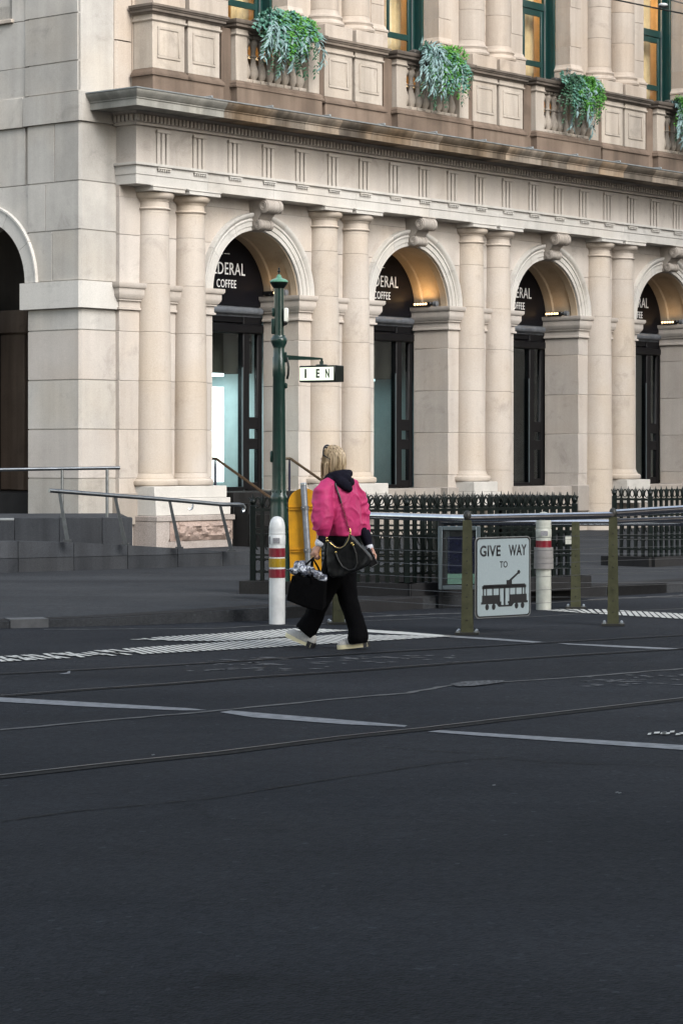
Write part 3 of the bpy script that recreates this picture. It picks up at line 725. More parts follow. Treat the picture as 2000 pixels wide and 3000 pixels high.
# ---- shopfronts under the arches
def shopfront(k):
    uc = ARCH0+BAY*k; u0, u1 = uc-1.06, uc+1.06; v = VI+.02
    f = MB()
    def b(a, c, z0, z1, d=.0, t=.09, ch=.006): f.box(a, c, v+d, v+d+t, z0, z1, ch)
    b(u1-.11, u1, 1.0, 3.9); b(u0, u0+.11, 1.0, 3.9)
    b(u1-.50, u1-.345, 1.0, 3.9, -.02, .13); b(u0+.345, u0+.50, 1.0, 3.9, -.02, .13)
    b(u0+.5, u1-.5, 3.80, 3.9); b(u0+.11, u0+.345, 3.7, 3.9); b(u1-.345, u1-.11, 3.7, 3.9)
    f.box(u0, u1, v-.06, v+.14, 3.62, 3.78, .03)
    for a, c in ((u0+.11, u0+.345), (u1-.345, u1-.11)):
        b(a, c, 2.02, 2.22); b(a, c, 1.68, 1.86)
    b(u0+.5, u1-.5, .985, 1.05, -.02, .13); b(u0+.11, u0+.345, .985, 1.12); b(u1-.345, u1-.11, .985, 1.12)
    fr = f.build('shopfront', M['black'], bld)
    MB().box(u1-.345, u1-.11, v+.04, v+.046, 1.12, 3.7).build('side_light', M['glass_teal'], fr)
    MB().box(u0+.11, u0+.345, v+.04, v+.046, 1.12, 3.7).build('side_light', M['glass_teal'], fr)
    MB().box(u0+.5, u1-.5, v+.04, v+.046, 1.05, 3.62).build('pane', M['glass_teal'], fr)
    MB().box(u1-.525, u1-.503, v-.022, v-.005, 1.05, 3.05).build('steel_edge', M['teal_frame'], fr)
    return fr
for k in range(NB):
    fr = shopfront(k)
    uc = ARCH0+BAY*k
    MB().lathe([(.02, uc-1.04), (.062, uc-1.03), (.065, uc), (.062, uc+.98), (.02, uc+.99)], 14, (VI-.02, 4.0), 'x').box(uc-1.06, uc+1.06, VI+.03, VI+.12, 3.9, 4.08).build('roller_housing', M['roller'], fr)
    if k < 2:
        lit = k == 0
        room = MB().box(uc-1.5, uc+1.5, 3.4, 3.45, .985, 4.0).box(uc-1.5, uc-1.45, VI+.12, 3.4, .985, 4.0).box(uc+1.45, uc+1.5, VI+.12, 3.4, .985, 4.0).build('shop_interior', M['teal_wall'], fr)
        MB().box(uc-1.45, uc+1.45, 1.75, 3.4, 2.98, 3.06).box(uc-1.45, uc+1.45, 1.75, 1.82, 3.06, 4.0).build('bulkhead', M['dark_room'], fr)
        MB().box(uc-1.0, uc+1.0, 2.0, 3.0, 2.93, 2.975).build('ceiling_lamp', M['shop_lamp'] if lit else emitter('dim_shop_lamp', (.6, .85, .9), .35), fr)
        if lit:
            MB().box(uc-.75, uc+.28, 1.33, 1.40, 1.13, 2.72, .008).build('lit_screen', M['lit_screen'], fr)
            fl_ = MB()
            for i in range(7): fl_.box(uc-.6+i*.16, uc-.56+i*.16, 2.3, 2.34, 2.6, 2.93)
            fl_.build('pendant_rods', M['alu'], fr)
            MB().box(uc+.15, uc+.30, 2.6, 2.7, 2.0, 2.12).box(uc+.36, uc+.42, 2.6, 2.7, 2.0, 2.06).build('menu_lights', emitter('menu_glow', (1, .75, .3), 1.6), fr)
# steps in every doorway
for k in range(NB):
    uc = ARCH0+BAY*k
    if k:
        MB().box(uc-1.06, uc+1.06, .47, VI-.05, .12, .984, .01).build('door_sill', M['stone_loggia'], bld); continue
    st = MB().box(uc-1.06, uc+1.06, -.1, VI, .12, .984, .008).build('entrance_steps', M['black_stone'], bld)
    for i in range(4):
        MB().box(uc-1.05, uc+1.05, -.1-.30*(i+1), -.102-.30*i, .12, .984-.172*(i+1), .008).build('step', M['black_stone'], st)

# ------------------------------------------------------------------ unseen corners of the crossing, buildings added and sized to shade front and road
_ow = MB().box(-.6, .6, -.06, .0, -.95, .95).mesh('window', M['poster_dark'])
_os = MB().box(-.72, .72, -.16, .0, -1.09, -.96).mesh('sill', M['stone_brown'])
def opposite(name, label, u0, u1, v0, v1, h, faces):
    t = thing(name, label, 'building', W(0, 0), TH)
    wl = MB().box(u0, u1, v0, v1, 0, h).box(u0-.5, u1+.5, v0-.5, v1+.5, h-.9, h-.3).box(u0-.15, u1+.15, v0-.15, v1+.15, 4.4, 4.9).build('wall', M['stone_brown'], t)
    for f in faces:
        L_ = (u1-u0) if f == 'v' else (v1-v0); n = int(L_/2.6)
        for i in range(n):
            for z in [2.4+3.4*q for q in range(int((h-3)/3.4)+1)]:
                if z > h-2: continue
                a = (i+.5)*L_/n
                loc, rz = ((u0+a, v1, z), PI) if f == 'v' else (((u1, v0+a, z), PI/2) if f == 'u' else ((u0, v0+a, z), -PI/2))
                o = place('window', _ow, t, loc, rz); place('sill', _os, o)
opposite('shading_building_opposite', 'unseen brown stone building added across the street to shade the colonnade', 4, 44, -52, -31, 32, ('v', 'w'))
opposite('shading_building_behind', 'unseen brown stone building added behind the camera to shade the road', -60, -17, -55, -33, 30, ('v', 'u'))
# ------------------------------------------------------------------ signs, lamps and cameras fixed in the arches
def arch_thing(name, label, cat, k, group=None): return thing(name, label, cat, W(ARCH0+BAY*k, 0), TH, group)
SIGN_LABELS = ['black half-round shop sign above the lit shop window, most of its white letters showing',
               'black half-round shop sign in the arch whose curved soffit glows amber',
               'black half-round shop sign over the dark doorway after the third pair of columns',
               'black half-round shop sign at the right picture edge, only a few letters showing',
               'black half-round shop sign in the arch beyond the fifth pair of columns']
LAMP_LABELS = ['warm spotlight in the arch with the lit shop window, just behind the green post',
               'light bar under the brightest amber soffit, in the arch after the second column pair',
               'light bar with bright warm dots in the arch after the third column pair',
               'light bar with warm dots in the arch by the right picture edge',
               'light bar in the last arch of the arcade']
for k in range(NB-1):
    s = arch_thing('shop_sign', SIGN_LABELS[k], 'sign', k, 'half-round shop signs in the arches')
    pts = [(1.055*math.cos(PI*i/28), ZC+.01+1.05*math.sin(PI*i/28)) for i in range(29)]
    pts += [(-1.055, 4.08), (1.055, 4.08)]
    MB().prism(pts, VI-.03, VI+.02, 'y').build('sign_board', M['sign_black'], s)
    for txt, u, wdt, z0, hgt in (('FEDERAL', .115, .90, 4.585, .20), ('COFFEE', .103, .48, 4.365, .135)):
        me = text_fit(txt, wdt, hgt, .006, 1.08); me.materials.append(M['white_letter']); place('lettering', me, s, (u, VI-.031, z0))
    em = MB().box(-.18, -.045, VI-.036, VI-.0305, 4.925, 4.935).box(.045, .18, VI-.036, VI-.0305, 4.925, 4.935).box(-.006, .006, VI-.036, VI-.0305, 4.91, 4.955).box(-.006, .006, VI-.036, VI-.0305, 5.01, 5.07)
    em.build('emblem', M['white_letter'], s)
def led_bar(k, energy):
    t = arch_thing('light_bar', LAMP_LABELS[k], 'lamp', k, 'warm light bars in the arches')
    n = 1 if k == 0 else 5
    x = .90
    MB().box(x-.03, x+.10, .62, 1.02, 4.27, 4.335, .012).box(x+.0, x+.04, .66, .98, 4.252, 4.272).build('housing', M['lens_dark'], t)
    MB().lathe([(.02, .52), (.05, .525), (.052, .60), (.02, .605)], 12, (x+.05, 4.30), 'y').build('junction_cap', M['galv'], t)
    for i in range(n):
        MB().box(x-.043, x-.031, .70+i*.062, .742+i*.062, 4.282, 4.318, .003).build('led', M['lit_led'], t)
    ld = bpy.data.lights.new('uplight', 'AREA'); ld.shape = 'RECTANGLE'; ld.size = .08; ld.size_y = .32; ld.energy = energy; ld.color = (1.0, .60, .24)
    lo = bpy.data.objects.new('uplight', ld); COL.objects.link(lo); lo.parent = t; lo.location = (x-.0, .82, 4.36)
    lo.rotation_euler = (math.radians(180), math.radians(-8), 0)
for k, e in enumerate((.08, .6, .07, .13)): led_bar(k, e)

# handrails of the doorway steps
def stair_rail(u, label, v0, v1, vend):
    t = thing('stair_handrail', label, 'handrail', W(u, 0), TH, 'handrails of the doorway steps')
    MB().tube([(0, .62, 1.52), (0, v0+.03, 1.525), (0, v0-.02, 1.515), (0, v0-.06, 1.49), (0, vend, 1.525-.53*(v0-vend))], .024, 8).build('rail', M['brass'], t)
    MB().tube([(0, v0+.02, .98), (0, v0+.02, 1.40), (0, v0+.02, 1.515)], [.02, .02, .013], 8).build('post', M['dark_blue_steel'], t)
    zf = 1.525-.53*(v0-vend); MB().tube([(0, vend+.12, .15), (0, vend+.12, zf+.05)], .018, 8).build('post', M['dark_blue_steel'], t)
stair_rail(2.25, 'brown metal handrail sloping down across the lit shop window', .40, 0, -1.15)
stair_rail(4.10, 'brown metal handrail coming down between the green post and the head of the woman', .42, 0, -1.15)

# ------------------------------------------------------------------ ground
H0 = 1.62
def gp(px, py, z=0.0):
    """the spot on level ground seen at a point of the 2000 x 3000 photograph (used only to read off flat road markings)"""
    y = 7443.3*(H0-z)/(py-1326.4); return Vector(((px-1000)/7443.3*y, y, z))
road = struct(MB().add([(-160, -60, 0), (160, -60, 0), (160, 220, 0), (-160, 220, 0)], [(0, 1, 2, 3)]).build('road', M['asphalt']))
KERB = [(-14.6, 90), (-14.5, -2), (-14.1, -5.5), (-13.2, -8.5), (-12.03, -9.95), (-11.0, -10.55), (-9.56, -11.1), (-7.8, -11.05), (-6.6, -11.25), (-4.35, -11.28), (-2.75, -11.5), (0, -11.65), (4, -11.8), (60, -13)]
kw_ = [W(u, v) for u, v in KERB]
PZ = .128
inner = [W(60, 60), W(-14.6, 90)]
KZ = [PZ, PZ, .10, .066, .066, .08, .122]+[PZ]*7
mb = MB(); n_ = len(kw_); inn = []
for i in range(n_):
    d = (kw_[min(i+1, n_-1)]-kw_[max(i-1, 0)]).normalized(); inn.append(kw_[i]+Vector((-d.y, d.x, 0))*1.3)
mb.add([(p.x, p.y, -.05) for p in kw_]+[(p.x, p.y, z) for p, z in zip(kw_, KZ)]+[(p.x, p.y, PZ) for p in inn], [(i, i+1, n_+i+1, n_+i) for i in range(n_-1)]+[(n_+i, n_+i+1, 2*n_+i+1, 2*n_+i) for i in range(n_-1)])
mb.add([(p.x, p.y, PZ) for p in inn]+[(W(60, 60).x, W(60, 60).y, PZ)], [tuple(range(n_+1))])
pav = struct(mb.build('pavement', M['footpath'], angle=0))
def kz_at(p):
    best = (1e9, PZ)
    for a, b, za, zb_ in zip(kw_[:-1], kw_[1:], KZ[:-1], KZ[1:]):
        t = max(0, min(1, (p-a).dot(b-a)/(b-a).length_squared)); best = min(best, ((p-(a+(b-a)*t)).length, za+(zb_-za)*t))
    return best[1]
kerb = struct(MB().sweep([(-.28, -.02), (-.06, -.02), (-.06, .04), (-.28, .04)], [(p.x, p.y) for p in kw_]).build('kerb', M['kerbstone']))
# kerb stones laid end to end along the line
def along(pts, step, start=0.0):
    out = []; d = start; acc = 0.0
    for a, b in zip(pts[:-1], pts[1:]):
        L_ = (b-a).length
        while d <= acc+L_: out.append(a+(b-a)*((d-acc)/L_)); d += step
        acc += L_
    return out
kp = along(kw_[1:12], 1.05)
for a, b in zip(kp[:-1], kp[1:]):
    d = (b-a).normalized(); n = Vector((-d.y, d.x, 0)); a2 = a+d*.006; b2 = b-d*.006
    hz0, hz1 = kz_at(a)+.006, kz_at(b)+.006; w_ = .27
    ax, bx = a2+n*w_, b2+n*w_; c = .018
    vs = [(*(a2.xy), -.02), (*(b2.xy), -.02), (*(bx.xy), -.02), (*(ax.xy), -.02), (*(a2.xy), hz0-c), (*(b2.xy), hz1-c), (*((a2+n*c).xy), hz0), (*((b2+n*c).xy), hz1), (*(bx.xy), hz1+.003), (*(ax.xy), hz0+.003)]
    mb = MB().add(vs, [(0, 1, 5, 4), (4, 5, 7, 6), (6, 7, 8, 9), (8, 2, 3, 9), (0, 4, 6, 9, 3), (1, 2, 8, 7, 5)]); mb.fix = True
    mb.build('kerb_stone', M['kerbstone'], kerb)
# drain inlet at the kerb
dr = MB()
a, b = kw_[4]+(kw_[5]-kw_[4])*.12, kw_[4]+(kw_[5]-kw_[4])*.42; d = (b-a).normalized(); n = Vector((-d.y, d.x, 0))
P = [a-n*.012, b-n*.012, b+n*.24, a+n*.24]
dr.prism([(p.x, p.y) for p in P], .0, .082)
dr.build('drain_inlet', M['iron_gutter'], kerb)
def flat(name, quads, mat, z=.004, parent=road):
    mb = MB()
    for q in quads: mb.add([(p.x, p.y, z) for p in q], [tuple(range(len(q)))])
    return mb.build(name, mat, parent, 0)
def pxpoly(name, pts, mat, z=.004): return flat(name, [[gp(*p) for p in pts]], mat, z)
def strip(name, pts, wd, mat, z=.004, jit=0.0, sub=1):
    P_ = [gp(*p) if not isinstance(p, Vector) else p for p in pts]
    if sub > 1:
        Q = []
        for a, b in zip(P_[:-1], P_[1:]): Q += [a+(b-a)*(i/sub) for i in range(sub)]
        P_ = Q+[P_[-1]]
    vs = []; fs = []
    for i, p in enumerate(P_):
        d = (P_[min(i+1, len(P_)-1)]-P_[max(i-1, 0)]).normalized(); n = Vector((-d.y, d.x, 0))
        wv = wd*(1+R.uniform(-jit, jit)); o = n*R.uniform(-jit, jit)*wd*.8
        vs += [(*(p+o+n*wv/2).xy, z), (*(p+o-n*wv/2).xy, z)]
    for i in range(len(P_)-1): fs.append((2*i, 2*i+1, 2*i+3, 2*i+2))
    return MB().add(vs, fs).build(name, mat, road, 0)
def extend(pts, a=6.0, b=20.0):
    P_ = [gp(*p) for p in pts]
    return [P_[0]+(P_[0]-P_[1]).normalized()*a]+P_+[P_[-1]+(P_[-1]-P_[-2]).normalized()*b]
RA = [(0, 2277), (319, 2241), (638, 2208), (1000, 2162), (1255, 2135.6), (1510, 2105), (2000, 2049)]
RB = [(0, 2042), (255, 2022), (510, 2005), (727, 1987), (1000, 1970), (1383, 1941), (1701, 1920), (2000, 1902)]
RC = [(0, 1977), (332, 1959.6), (478, 1952), (780, 1934), (1096, 1914), (1574, 1886), (2000, 1862.6)]
SM = [(0, 2140), (319, 2111), (638, 2083), (1000, 2047.6), (1191, 2031.6), (1319, 2009), (1485, 1998.5), (1701, 1984), (2000, 1960)]
CK = [(0, 2408), (255, 2374), (446, 2357), (638, 2338), (829, 2306), (1000, 2279), (1127, 2261), (1255, 2241), (1383, 2226), (1446, 2222)]
for nm, pts, wd in (('tram_rail', RA, .0501), ('tram_rail', RB, .035), ('tram_rail', RC, .022)):
    E_ = extend(pts)
    strip('rail_groove', E_, .135 if wd > .05 else (.075 if wd > .03 else .045), M['tar'], .004, .05, 4)
    o = []
    for i, p in enumerate(E_):
        d = (E_[min(i+1, len(E_)-1)]-E_[max(i-1, 0)]).normalized(); o.append(p+Vector((-d.y, d.x, 0))*.025)
    strip(nm, o, wd*.42, M['rail'], .009)
    o2 = [p-Vector((0, .075, 0)) for p in o]
strip('asphalt_seam', extend(SM), .05, M['dust_seam'], .004, .3, 8)
strip('asphalt_crack', extend(CK, 4, .1), .011, M['tar'], .004, .9, 14)
strip('asphalt_crack', [(1010, 2180), (1200, 2196), (1340, 2206), (1435, 2205)], .012, M['tar'], .004, .8, 10)
strip('asphalt_crack', [(1500, 2226), (1700, 2238), (1850, 2241), (1990, 2246)], .010, M['tar'], .004, .8, 10)
pxpoly('asphalt_patch', [(1319, 2007), (1350, 2000), (1400, 1997), (1475, 1996), (1478, 2000), (1440, 2006), (1390, 2012), (1340, 2014)], M['asphalt_patch'], .008)
pxpoly('painted_line', [(-60, 2041), (280, 2060), (560, 2077), (606, 2082), (540, 2083), (280, 2073), (-60, 2054)], M['paint'])
pxpoly('painted_line', [(644, 2088), (676, 2083), (1000, 2110), (1192, 2127), (1185, 2131), (1000, 2123), (740, 2103)], M['paint'])
pxpoly('painted_line', [(1252, 2145), (1287, 2141), (2000, 2185), (2080, 2191), (2080, 2206), (2000, 2199), (1400, 2157)], M['paint'])
pxpoly('painted_line', [(1300, 1862), (1462, 1872), (1590, 1882), (1560, 1884), (1460, 1877), (1300, 1867)], M['paint'])
pxpoly('painted_line', [(1630, 1885), (1800, 1892), (1985, 1901), (1960, 1904), (1800, 1897), (1660, 1889)], M['paint'])
pxpoly('painted_line', [(1020, 1841), (1100, 1847), (1180, 1852), (1330, 1864), (1300, 1866), (1150, 1858), (1020, 1849)], M['paint_white'])
strip('gutter_line', [(130, 1845), (300, 1844), (640, 1842), (800, 1832), (880, 1834)], .05, M['dust_seam'], .004, .5, 8)
strip('gutter_line', [(1010, 1812), (1120, 1806), (1240, 1801), (1360, 1797)], .10, M['dust_seam'], .004, .3, 8)
strip('gutter_line', [(860, 1836), (1000, 1822), (1120, 1818), (1360, 1808)], .04, M['dust_seam'], .004, .5, 8)
strip('gutter_line', [(1720, 1758), (1850, 1752), (2010, 1744)], .09, M['dust_seam'], .004, .4, 8)
# bars of the striped separator lines, each laid by itself
def bars(top, bot, step, mat, worn=0.0):
    A = [gp(*p) for p in top]; B = [gp(*p) for p in bot]
    LA_ = along(A, step); 
    for i, a in enumerate(LA_):
        t = i/max(1, len(LA_)-1)
        # matching point of the other edge
        tot = sum((q-p).length for p, q in zip(B[:-1], B[1:])); b = along(B, tot+9, t*tot*.9999)[0]
        d = (A[-1]-A[0]).normalized(); h = step*.31
        j = R.uniform(-.006, .006); sh = d*.05
        segs = [(0, 1)]
        wn = worn*max(0, 1-t*2.6)
        if R.random() < wn: segs = [(0, .42), (.5, 1)] if R.random() < .6 else [(R.uniform(0, .4), R.uniform(.6, 1))]
        for s0, s1 in segs:
            p, q = a+(b-a)*s0, a+(b-a)*s1
            flat('marking_bar', [[p-d*(h+j)-sh, p+d*(h-j)-sh, q+d*(h+j)+sh, q-d*(h-j)+sh]], mat, .009)
bars([(-30, 1928), (383, 1902), (791, 1875), (1000, 1861), (1318, 1865)], [(-30, 1943), (383, 1921), (791, 1899), (1000, 1886), (1318, 1867)], .072, M['paint_white'], .9)
bars([(400, 1875), (480, 1868), (640, 1859), (791, 1849), (900, 1841), (1012, 1848)], [(400, 1877), (480, 1880), (640, 1882), (791, 1871), (900, 1859), (1012, 1850)], .072, M['paint_white'], .5)
bars([(1612, 1790), (1660, 1787), (1780, 1788), (2000, 1800), (2060, 1804)], [(1612, 1792), (1660, 1795), (1780, 1803), (2000, 1816), (2060, 1820)], .075, M['paint_white'], .2)
for i in range(26):   # broken dabs of an old marking by the right edge
    x, y = R.uniform(1850, 2030), R.uniform(2128, 2164); wv = R.uniform(8, 17)
    if (y-2150) > (x-1850)*.02+4 or (2164-y) > (x-1840)*.22: continue
    pxpoly('marking_dab', [(x, y), (x+wv, y-1), (x+wv-2, y+4), (x-2, y+5)], M['paint_white'], .009)
# scuffed, unreadable stencilling
def scuffs(x0, x1, y0, y1, n, slope):
    for i in range(n):
        x = R.uniform(x0, x1); y = R.choice([y0, (y0+y1)/2, y1])+R.uniform(-4, 4)+(x-x0)*slope; wv = R.uniform(12, 52)
        pxpoly('scuffed_stencil', [(x, y), (x+wv*.5, y-.8), (x+wv*1.2, y+.3), (x+wv*.6, y+1.3)], M['paint_faint'], .0045)
scuffs(540, 760, 1936, 1966, 30, -.03); scuffs(740, 960, 1932, 1964, 22, -.03); scuffs(980, 1320, 1927, 1941, 30, -.008); scuffs(1690, 1990, 1985, 2010, 34, -.02)
pxpoly('painted_tick', [(174, 1976), (196, 1972), (200, 1968), (207, 1967), (206, 1974), (190, 1976)], M['paint'])
# small litter caught on the asphalt
for x, y in ((1808, 2325), (1800, 2323), (443, 2213), (1440, 2302)):
    pxpoly('fleck', [(x, y), (x+9, y-2), (x+12, y+1), (x+3, y+3)], M['paint_faint'], .0046)

# ------------------------------------------------------------------ bluestone ramp and landing at the left
RF0 = gp(0, 1678, PZ); RF1 = gp(760, 1655, PZ); RF0.z = RF1.z = 0
rd = (RF1-RF0).normalized(); rn = Vector((-rd.y, rd.x, 0))
def ramp_z(s): # wall top along the ramp, s = metres from the left picture edge
    pts = [(-8, .53), (0, .523), (.8, .50), (2.25, .404), (3.55, .300), (4.3, .235)]
    for (a, za), (b, zb) in zip(pts[:-1], pts[1:]):
        if s <= b: return za+(zb-za)*(s-a)/(b-a)
    return pts[-1][1]
rampt = thing('ramp_wall', 'low dark bluestone wall of an access ramp, stepping down towards the green fence', 'wall', RF0, math.atan2(rd.y, rd.x))
RL = (RF1-RF0).length
core = MB(); ss = [-6, -3, 0, .8, 2.25, 3.5, RL]
core.prism([(s, PZ-.02) for s in ss[:1]]+[(RL, PZ-.02)]+[(s, ramp_z(s)-.012) for s in ss[::-1]], .03, .22, 'y').build('wall_core', M['bluestone'], rampt)
s = -6.0; i = 0
while s < RL-.05:
    e = min(RL, s+R.uniform(.62, .80))
    z0, z1 = PZ-.02, ramp_z(s); z2 = ramp_z(e)
    mb = MB(); m_ = .48 if -.3 < s < 2.0 else 1.0
    if z1 > .33:
        mid = .30+R.uniform(-.01, .01)
        mb.prism([(s+.004, z0), (e-.004, z0), (e-.004, mid-.003), (s+.004, mid-.003)], 0.0, .06, 'y').build('stone_block', M['bluestone'], rampt)
        mb = MB().prism([(s+.004, mid+.003), (e-.004, mid+.003), (e-.004, z2), (s+.004, z1)], R.uniform(0, .004), .24, 'y')
    else: mb.prism([(s+.004, z0), (e-.004, z0), (e-.004, z2), (s+.004, z1)], R.uniform(0, .004), .24, 'y')
    mb.build('stone_block', M['bluestone'], rampt); s = e
rs = MB(); n_ = 14
vs = []
for i in range(n_+1):
    s = -6+(RL+6)*i/n_; z = ramp_z(s)-.05
    vs += [(s, .2, z), (s, 2.2, z)]
struct(rs.add(vs, [(2*i, 2*i+2, 2*i+3, 2*i+1) for i in range(n_)]).xf(Matrix.Translation(RF0) @ Matrix.Rotation(math.atan2(rd.y, rd.x), 4, 'Z')).build('ramp', M['footpath'], angle=0))
# landing behind it
LP0, LP1 = Vector((-4.6, 33.75, 0)), Vector((-2.79, 34.0, 0))
ld = (LP1-LP0).normalized()
land = thing('landing_wall', 'upper dark bluestone wall of the landing, behind the ramp at the left edge', 'wall', LP0, math.atan2(ld.y, ld.x))
LL = (LP1-LP0).length
cuts = [-4.5, -3.6, -2.7, -1.75, -.8, .26, .85, 1.42, LL]
MB().box(-4.5, LL-.01, .03, 3.2, .1, .735).build('landing_core', M['bluestone'], land)
for a, b in zip(cuts[:-1], cuts[1:]): MB().box(a+.003, b-.003, R.uniform(0, .004), .3, .12, .752 if a > .2 else .715, .006).build('stone_block', M['bluestone'], land)
MB().box(-4.5, .255, .001, .35, .719, .745, .004).build('coping', M['lead'], land)

def rail_thing(name, label, grp): return thing(name, label, 'handrail', (0, 0, 0), 0, grp)
t = rail_thing('ramp_handrail', 'steel handrail on leaning posts following the ramp down, its end curled under', 'steel handrails of the ramp')
def rp(px, py):
    """point above the ramp wall, from its place along the wall and its height"""
    Y = 31.45+px/700*1.99+.10; return Vector(((px-1000)/7443.3*Y, Y, H0-(py-1326.4)*Y/7443.3))
path = [rp(145, 1437), rp(338, 1452), rp(497, 1464), rp(650, 1478), rp(700, 1478)]
e = path[-1]; path += [e+rd*.06+Vector((0, 0, -.012)), e+rd*.085+Vector((0, 0, -.045)), e+rd*.075+Vector((0, 0, -.085)), e+rd*.045+Vector((0, 0, -.10))]
MB().tube(path, .028, 10).build('rail', M['ramp_steel'], t)
for (a, b), (c, d_) in (((175, 1445), (198, 1583)), ((338, 1455), (367, 1593)), ((497, 1466), (526, 1603)), ((645, 1480), (678, 1612))):
    top = rp(a, b); Y = 31.45+c/700*1.99; bot = Vector(((c-1000)/7443.3*Y, Y, H0-(d_-1326.4)*Y/7443.3))
    ax = (bot-top).normalized(); sidev = ax.cross(Vector((0, 1, 0))).normalized()
    mb = MB(); hw0, hw1 = .018, .026
    mb.add([top-sidev*hw0+Vector((0, -.008, 0)), top+sidev*hw0+Vector((0, -.008, 0)), bot+sidev*hw1+Vector((0, -.008, 0)), bot-sidev*hw1+Vector((0, -.008, 0)),
            top-sidev*hw0+Vector((0, .008, 0)), top+sidev*hw0+Vector((0, .008, 0)), bot+sidev*hw1+Vector((0, .008, 0)), bot-sidev*hw1+Vector((0, .008, 0))],
           [(0, 1, 2, 3), (7, 6, 5, 4), (0, 4, 5, 1), (1, 5, 6, 2), (2, 6, 7, 3), (3, 7, 4, 0)]); mb.fix = True
    o = mb.build('post', M['ramp_steel'], t)
    MB().box(bot.x-.05, bot.x+.05, bot.y-.03, bot.y+.03, bot.z-.02, bot.z+.006).build('foot_plate', M['ramp_steel'], o)
h = rp(565, 1472); MB().tube([h, h+Vector((0, 0, -.05)), h+Vector((-.012, 0, -.085)), h+Vector((-.04, 0, -.095)), h+Vector((-.055, 0, -.08))], .011, 7).build('hook', M['steel'], t)
t = rail_thing('landing_handrail', 'level steel handrail on round posts along the upper landing at the left edge', 'steel handrails of the ramp')
def lp(px, z): Y = 33.85+px/388*.25; return Vector(((px-1000)/7443.3*Y, Y+.12, z))
zr = lambda px: H0-((1376-px*.0143)-1326.4)*34/7443.3
MB().tube([lp(-700, zr(-700)), lp(0, zr(0)), lp(180, zr(180)), lp(350, zr(350))], .024, 10).build('rail', M['ramp_steel'], t)
for px in (-420, -120, 180, 312): MB().tube([lp(px, .74), lp(px, zr(px))], .021, 8).build('post', M['ramp_steel'], t)

# ------------------------------------------------------------------ cast-iron fences round the sunken stair
def picket_mesh(w_, zlo):
    m = MB().box(-w_, w_, -.012, .012, zlo, 1.035)
    for sgn in (-1, 1):          # pineapple head with two curling leaves
        m.tube([(0, 0, 1.035), (sgn*.012, 0, 1.075), (sgn*.030, 0, 1.115), (sgn*.046, 0, 1.14), (sgn*.056, 0, 1.13)], [.012, .013, .011, .007, .003], 5)
        m.tube([(0, 0, 1.05), (sgn*.008, 0, 1.10), (sgn*.022, 0, 1.155)], [.013, .012, .003], 5)
    m.lathe([(.002, 1.19), (.010, 1.15), (.019, 1.11), (.021, 1.075), (.012, 1.04)], 6)
    return m.mesh('picket', M['green_black'], 40)
def ring_mesh(name, r, zc, t_=.008, sx=.8):
    return MB().tube([(r*sx*math.cos(2*PI*i/14), 0, zc+r*math.sin(2*PI*i/14)) for i in range(14)], t_, 5, True).mesh(name, M['green_black'], 60)
_pk = picket_mesh(.021, .26); _rt = ring_mesh('oval_loop', .052, 1.095, .007, .62); _rb = ring_mesh('scroll_ring', .062, .425, .008, .85)
_q = MB().tube([(.04*math.cos(a)*(1-a/9), 0, .67+.08*math.sin(a)) for a in [i*.5 for i in range(11)]], .008, 5).mesh('scroll', M['green_black'], 60)
def fence(name, label, pts, step, zb, close=False):
    t = thing(name, label, 'fence', (0, 0, 0), 0, 'green cast-iron fences')
    for a, b in zip(pts[:-1], pts[1:]):
        L_ = (b-a).length; d = (b-a).normalized(); ang = math.atan2(d.y, d.x); n = max(2, round(L_/step)); st = L_/n
        for z0, z1 in ((1.0, 1.03), (.80, .822), (.745, .765), (.525, .545), (.485, .50), (.345, .365)):
            mb = MB().box(0, L_, -.014, .014, z0, z1); mb.build('rail', M['green_black'], t).matrix_local = Matrix.Translation((*a.xy, zb)) @ Matrix.Rotation(ang, 4, 'Z')
        for i in range(n+1):
            p = a+d*(st*i)
            place('picket', _pk, t, (p.x, p.y, zb), ang)
            if i < n:
                q = a+d*(st*(i+.5))
                place('oval_loop', _rt, t, (q.x, q.y, zb), ang); place('scroll_ring', _rb, t, (q.x, q.y, zb), ang); place('scroll', _q, t, (q.x, q.y, zb), ang)
        n = Vector((-d.y, d.x, 0)); c = []
        for o in (-.16, .16): c += [a+n*o-d*.1, b+n*o+d*.1]
        MB().prism([(c[0].x, c[0].y), (c[1].x, c[1].y), (c[3].x, c[3].y), (c[2].x, c[2].y)], PZ-.01, .262+zb).build('base_stone', M['kerbstone'], t)
    for p in pts:
        MB().box(p.x-.032, p.x+.032, p.y-.032, p.y+.032, .2+zb, 1.06+zb, .006).ball((p.x, p.y, 1.10+zb), .035, 10, 6).build('corner_post', M['green_black'], t)
    return t
FL, FC, FR = Vector((-.94, 27.0, 0)), Vector((.68, 26.5, 0)), Vector((2.57, 28.05, 0))
fb = Vector((-.769, .64, 0))
fence('cast_iron_fence', 'long black-green cast-iron fence with leafy heads behind the woman and the barrier', [FL, FC, FR, FR+fb*1.0], .105, 0.0)
f2a = gp(1798, 1655, .13); f2b = gp(1892, 1659, .13)
fence('cast_iron_fence', 'short black-green cast-iron fence at the right edge, beyond the end of the barrier', [Vector((f2a.x, f2a.y, 0)), Vector((f2b.x+.05, f2b.y, 0)), Vector((f2b.x+2.0, f2b.y+1.9, 0))], .115, -.01)

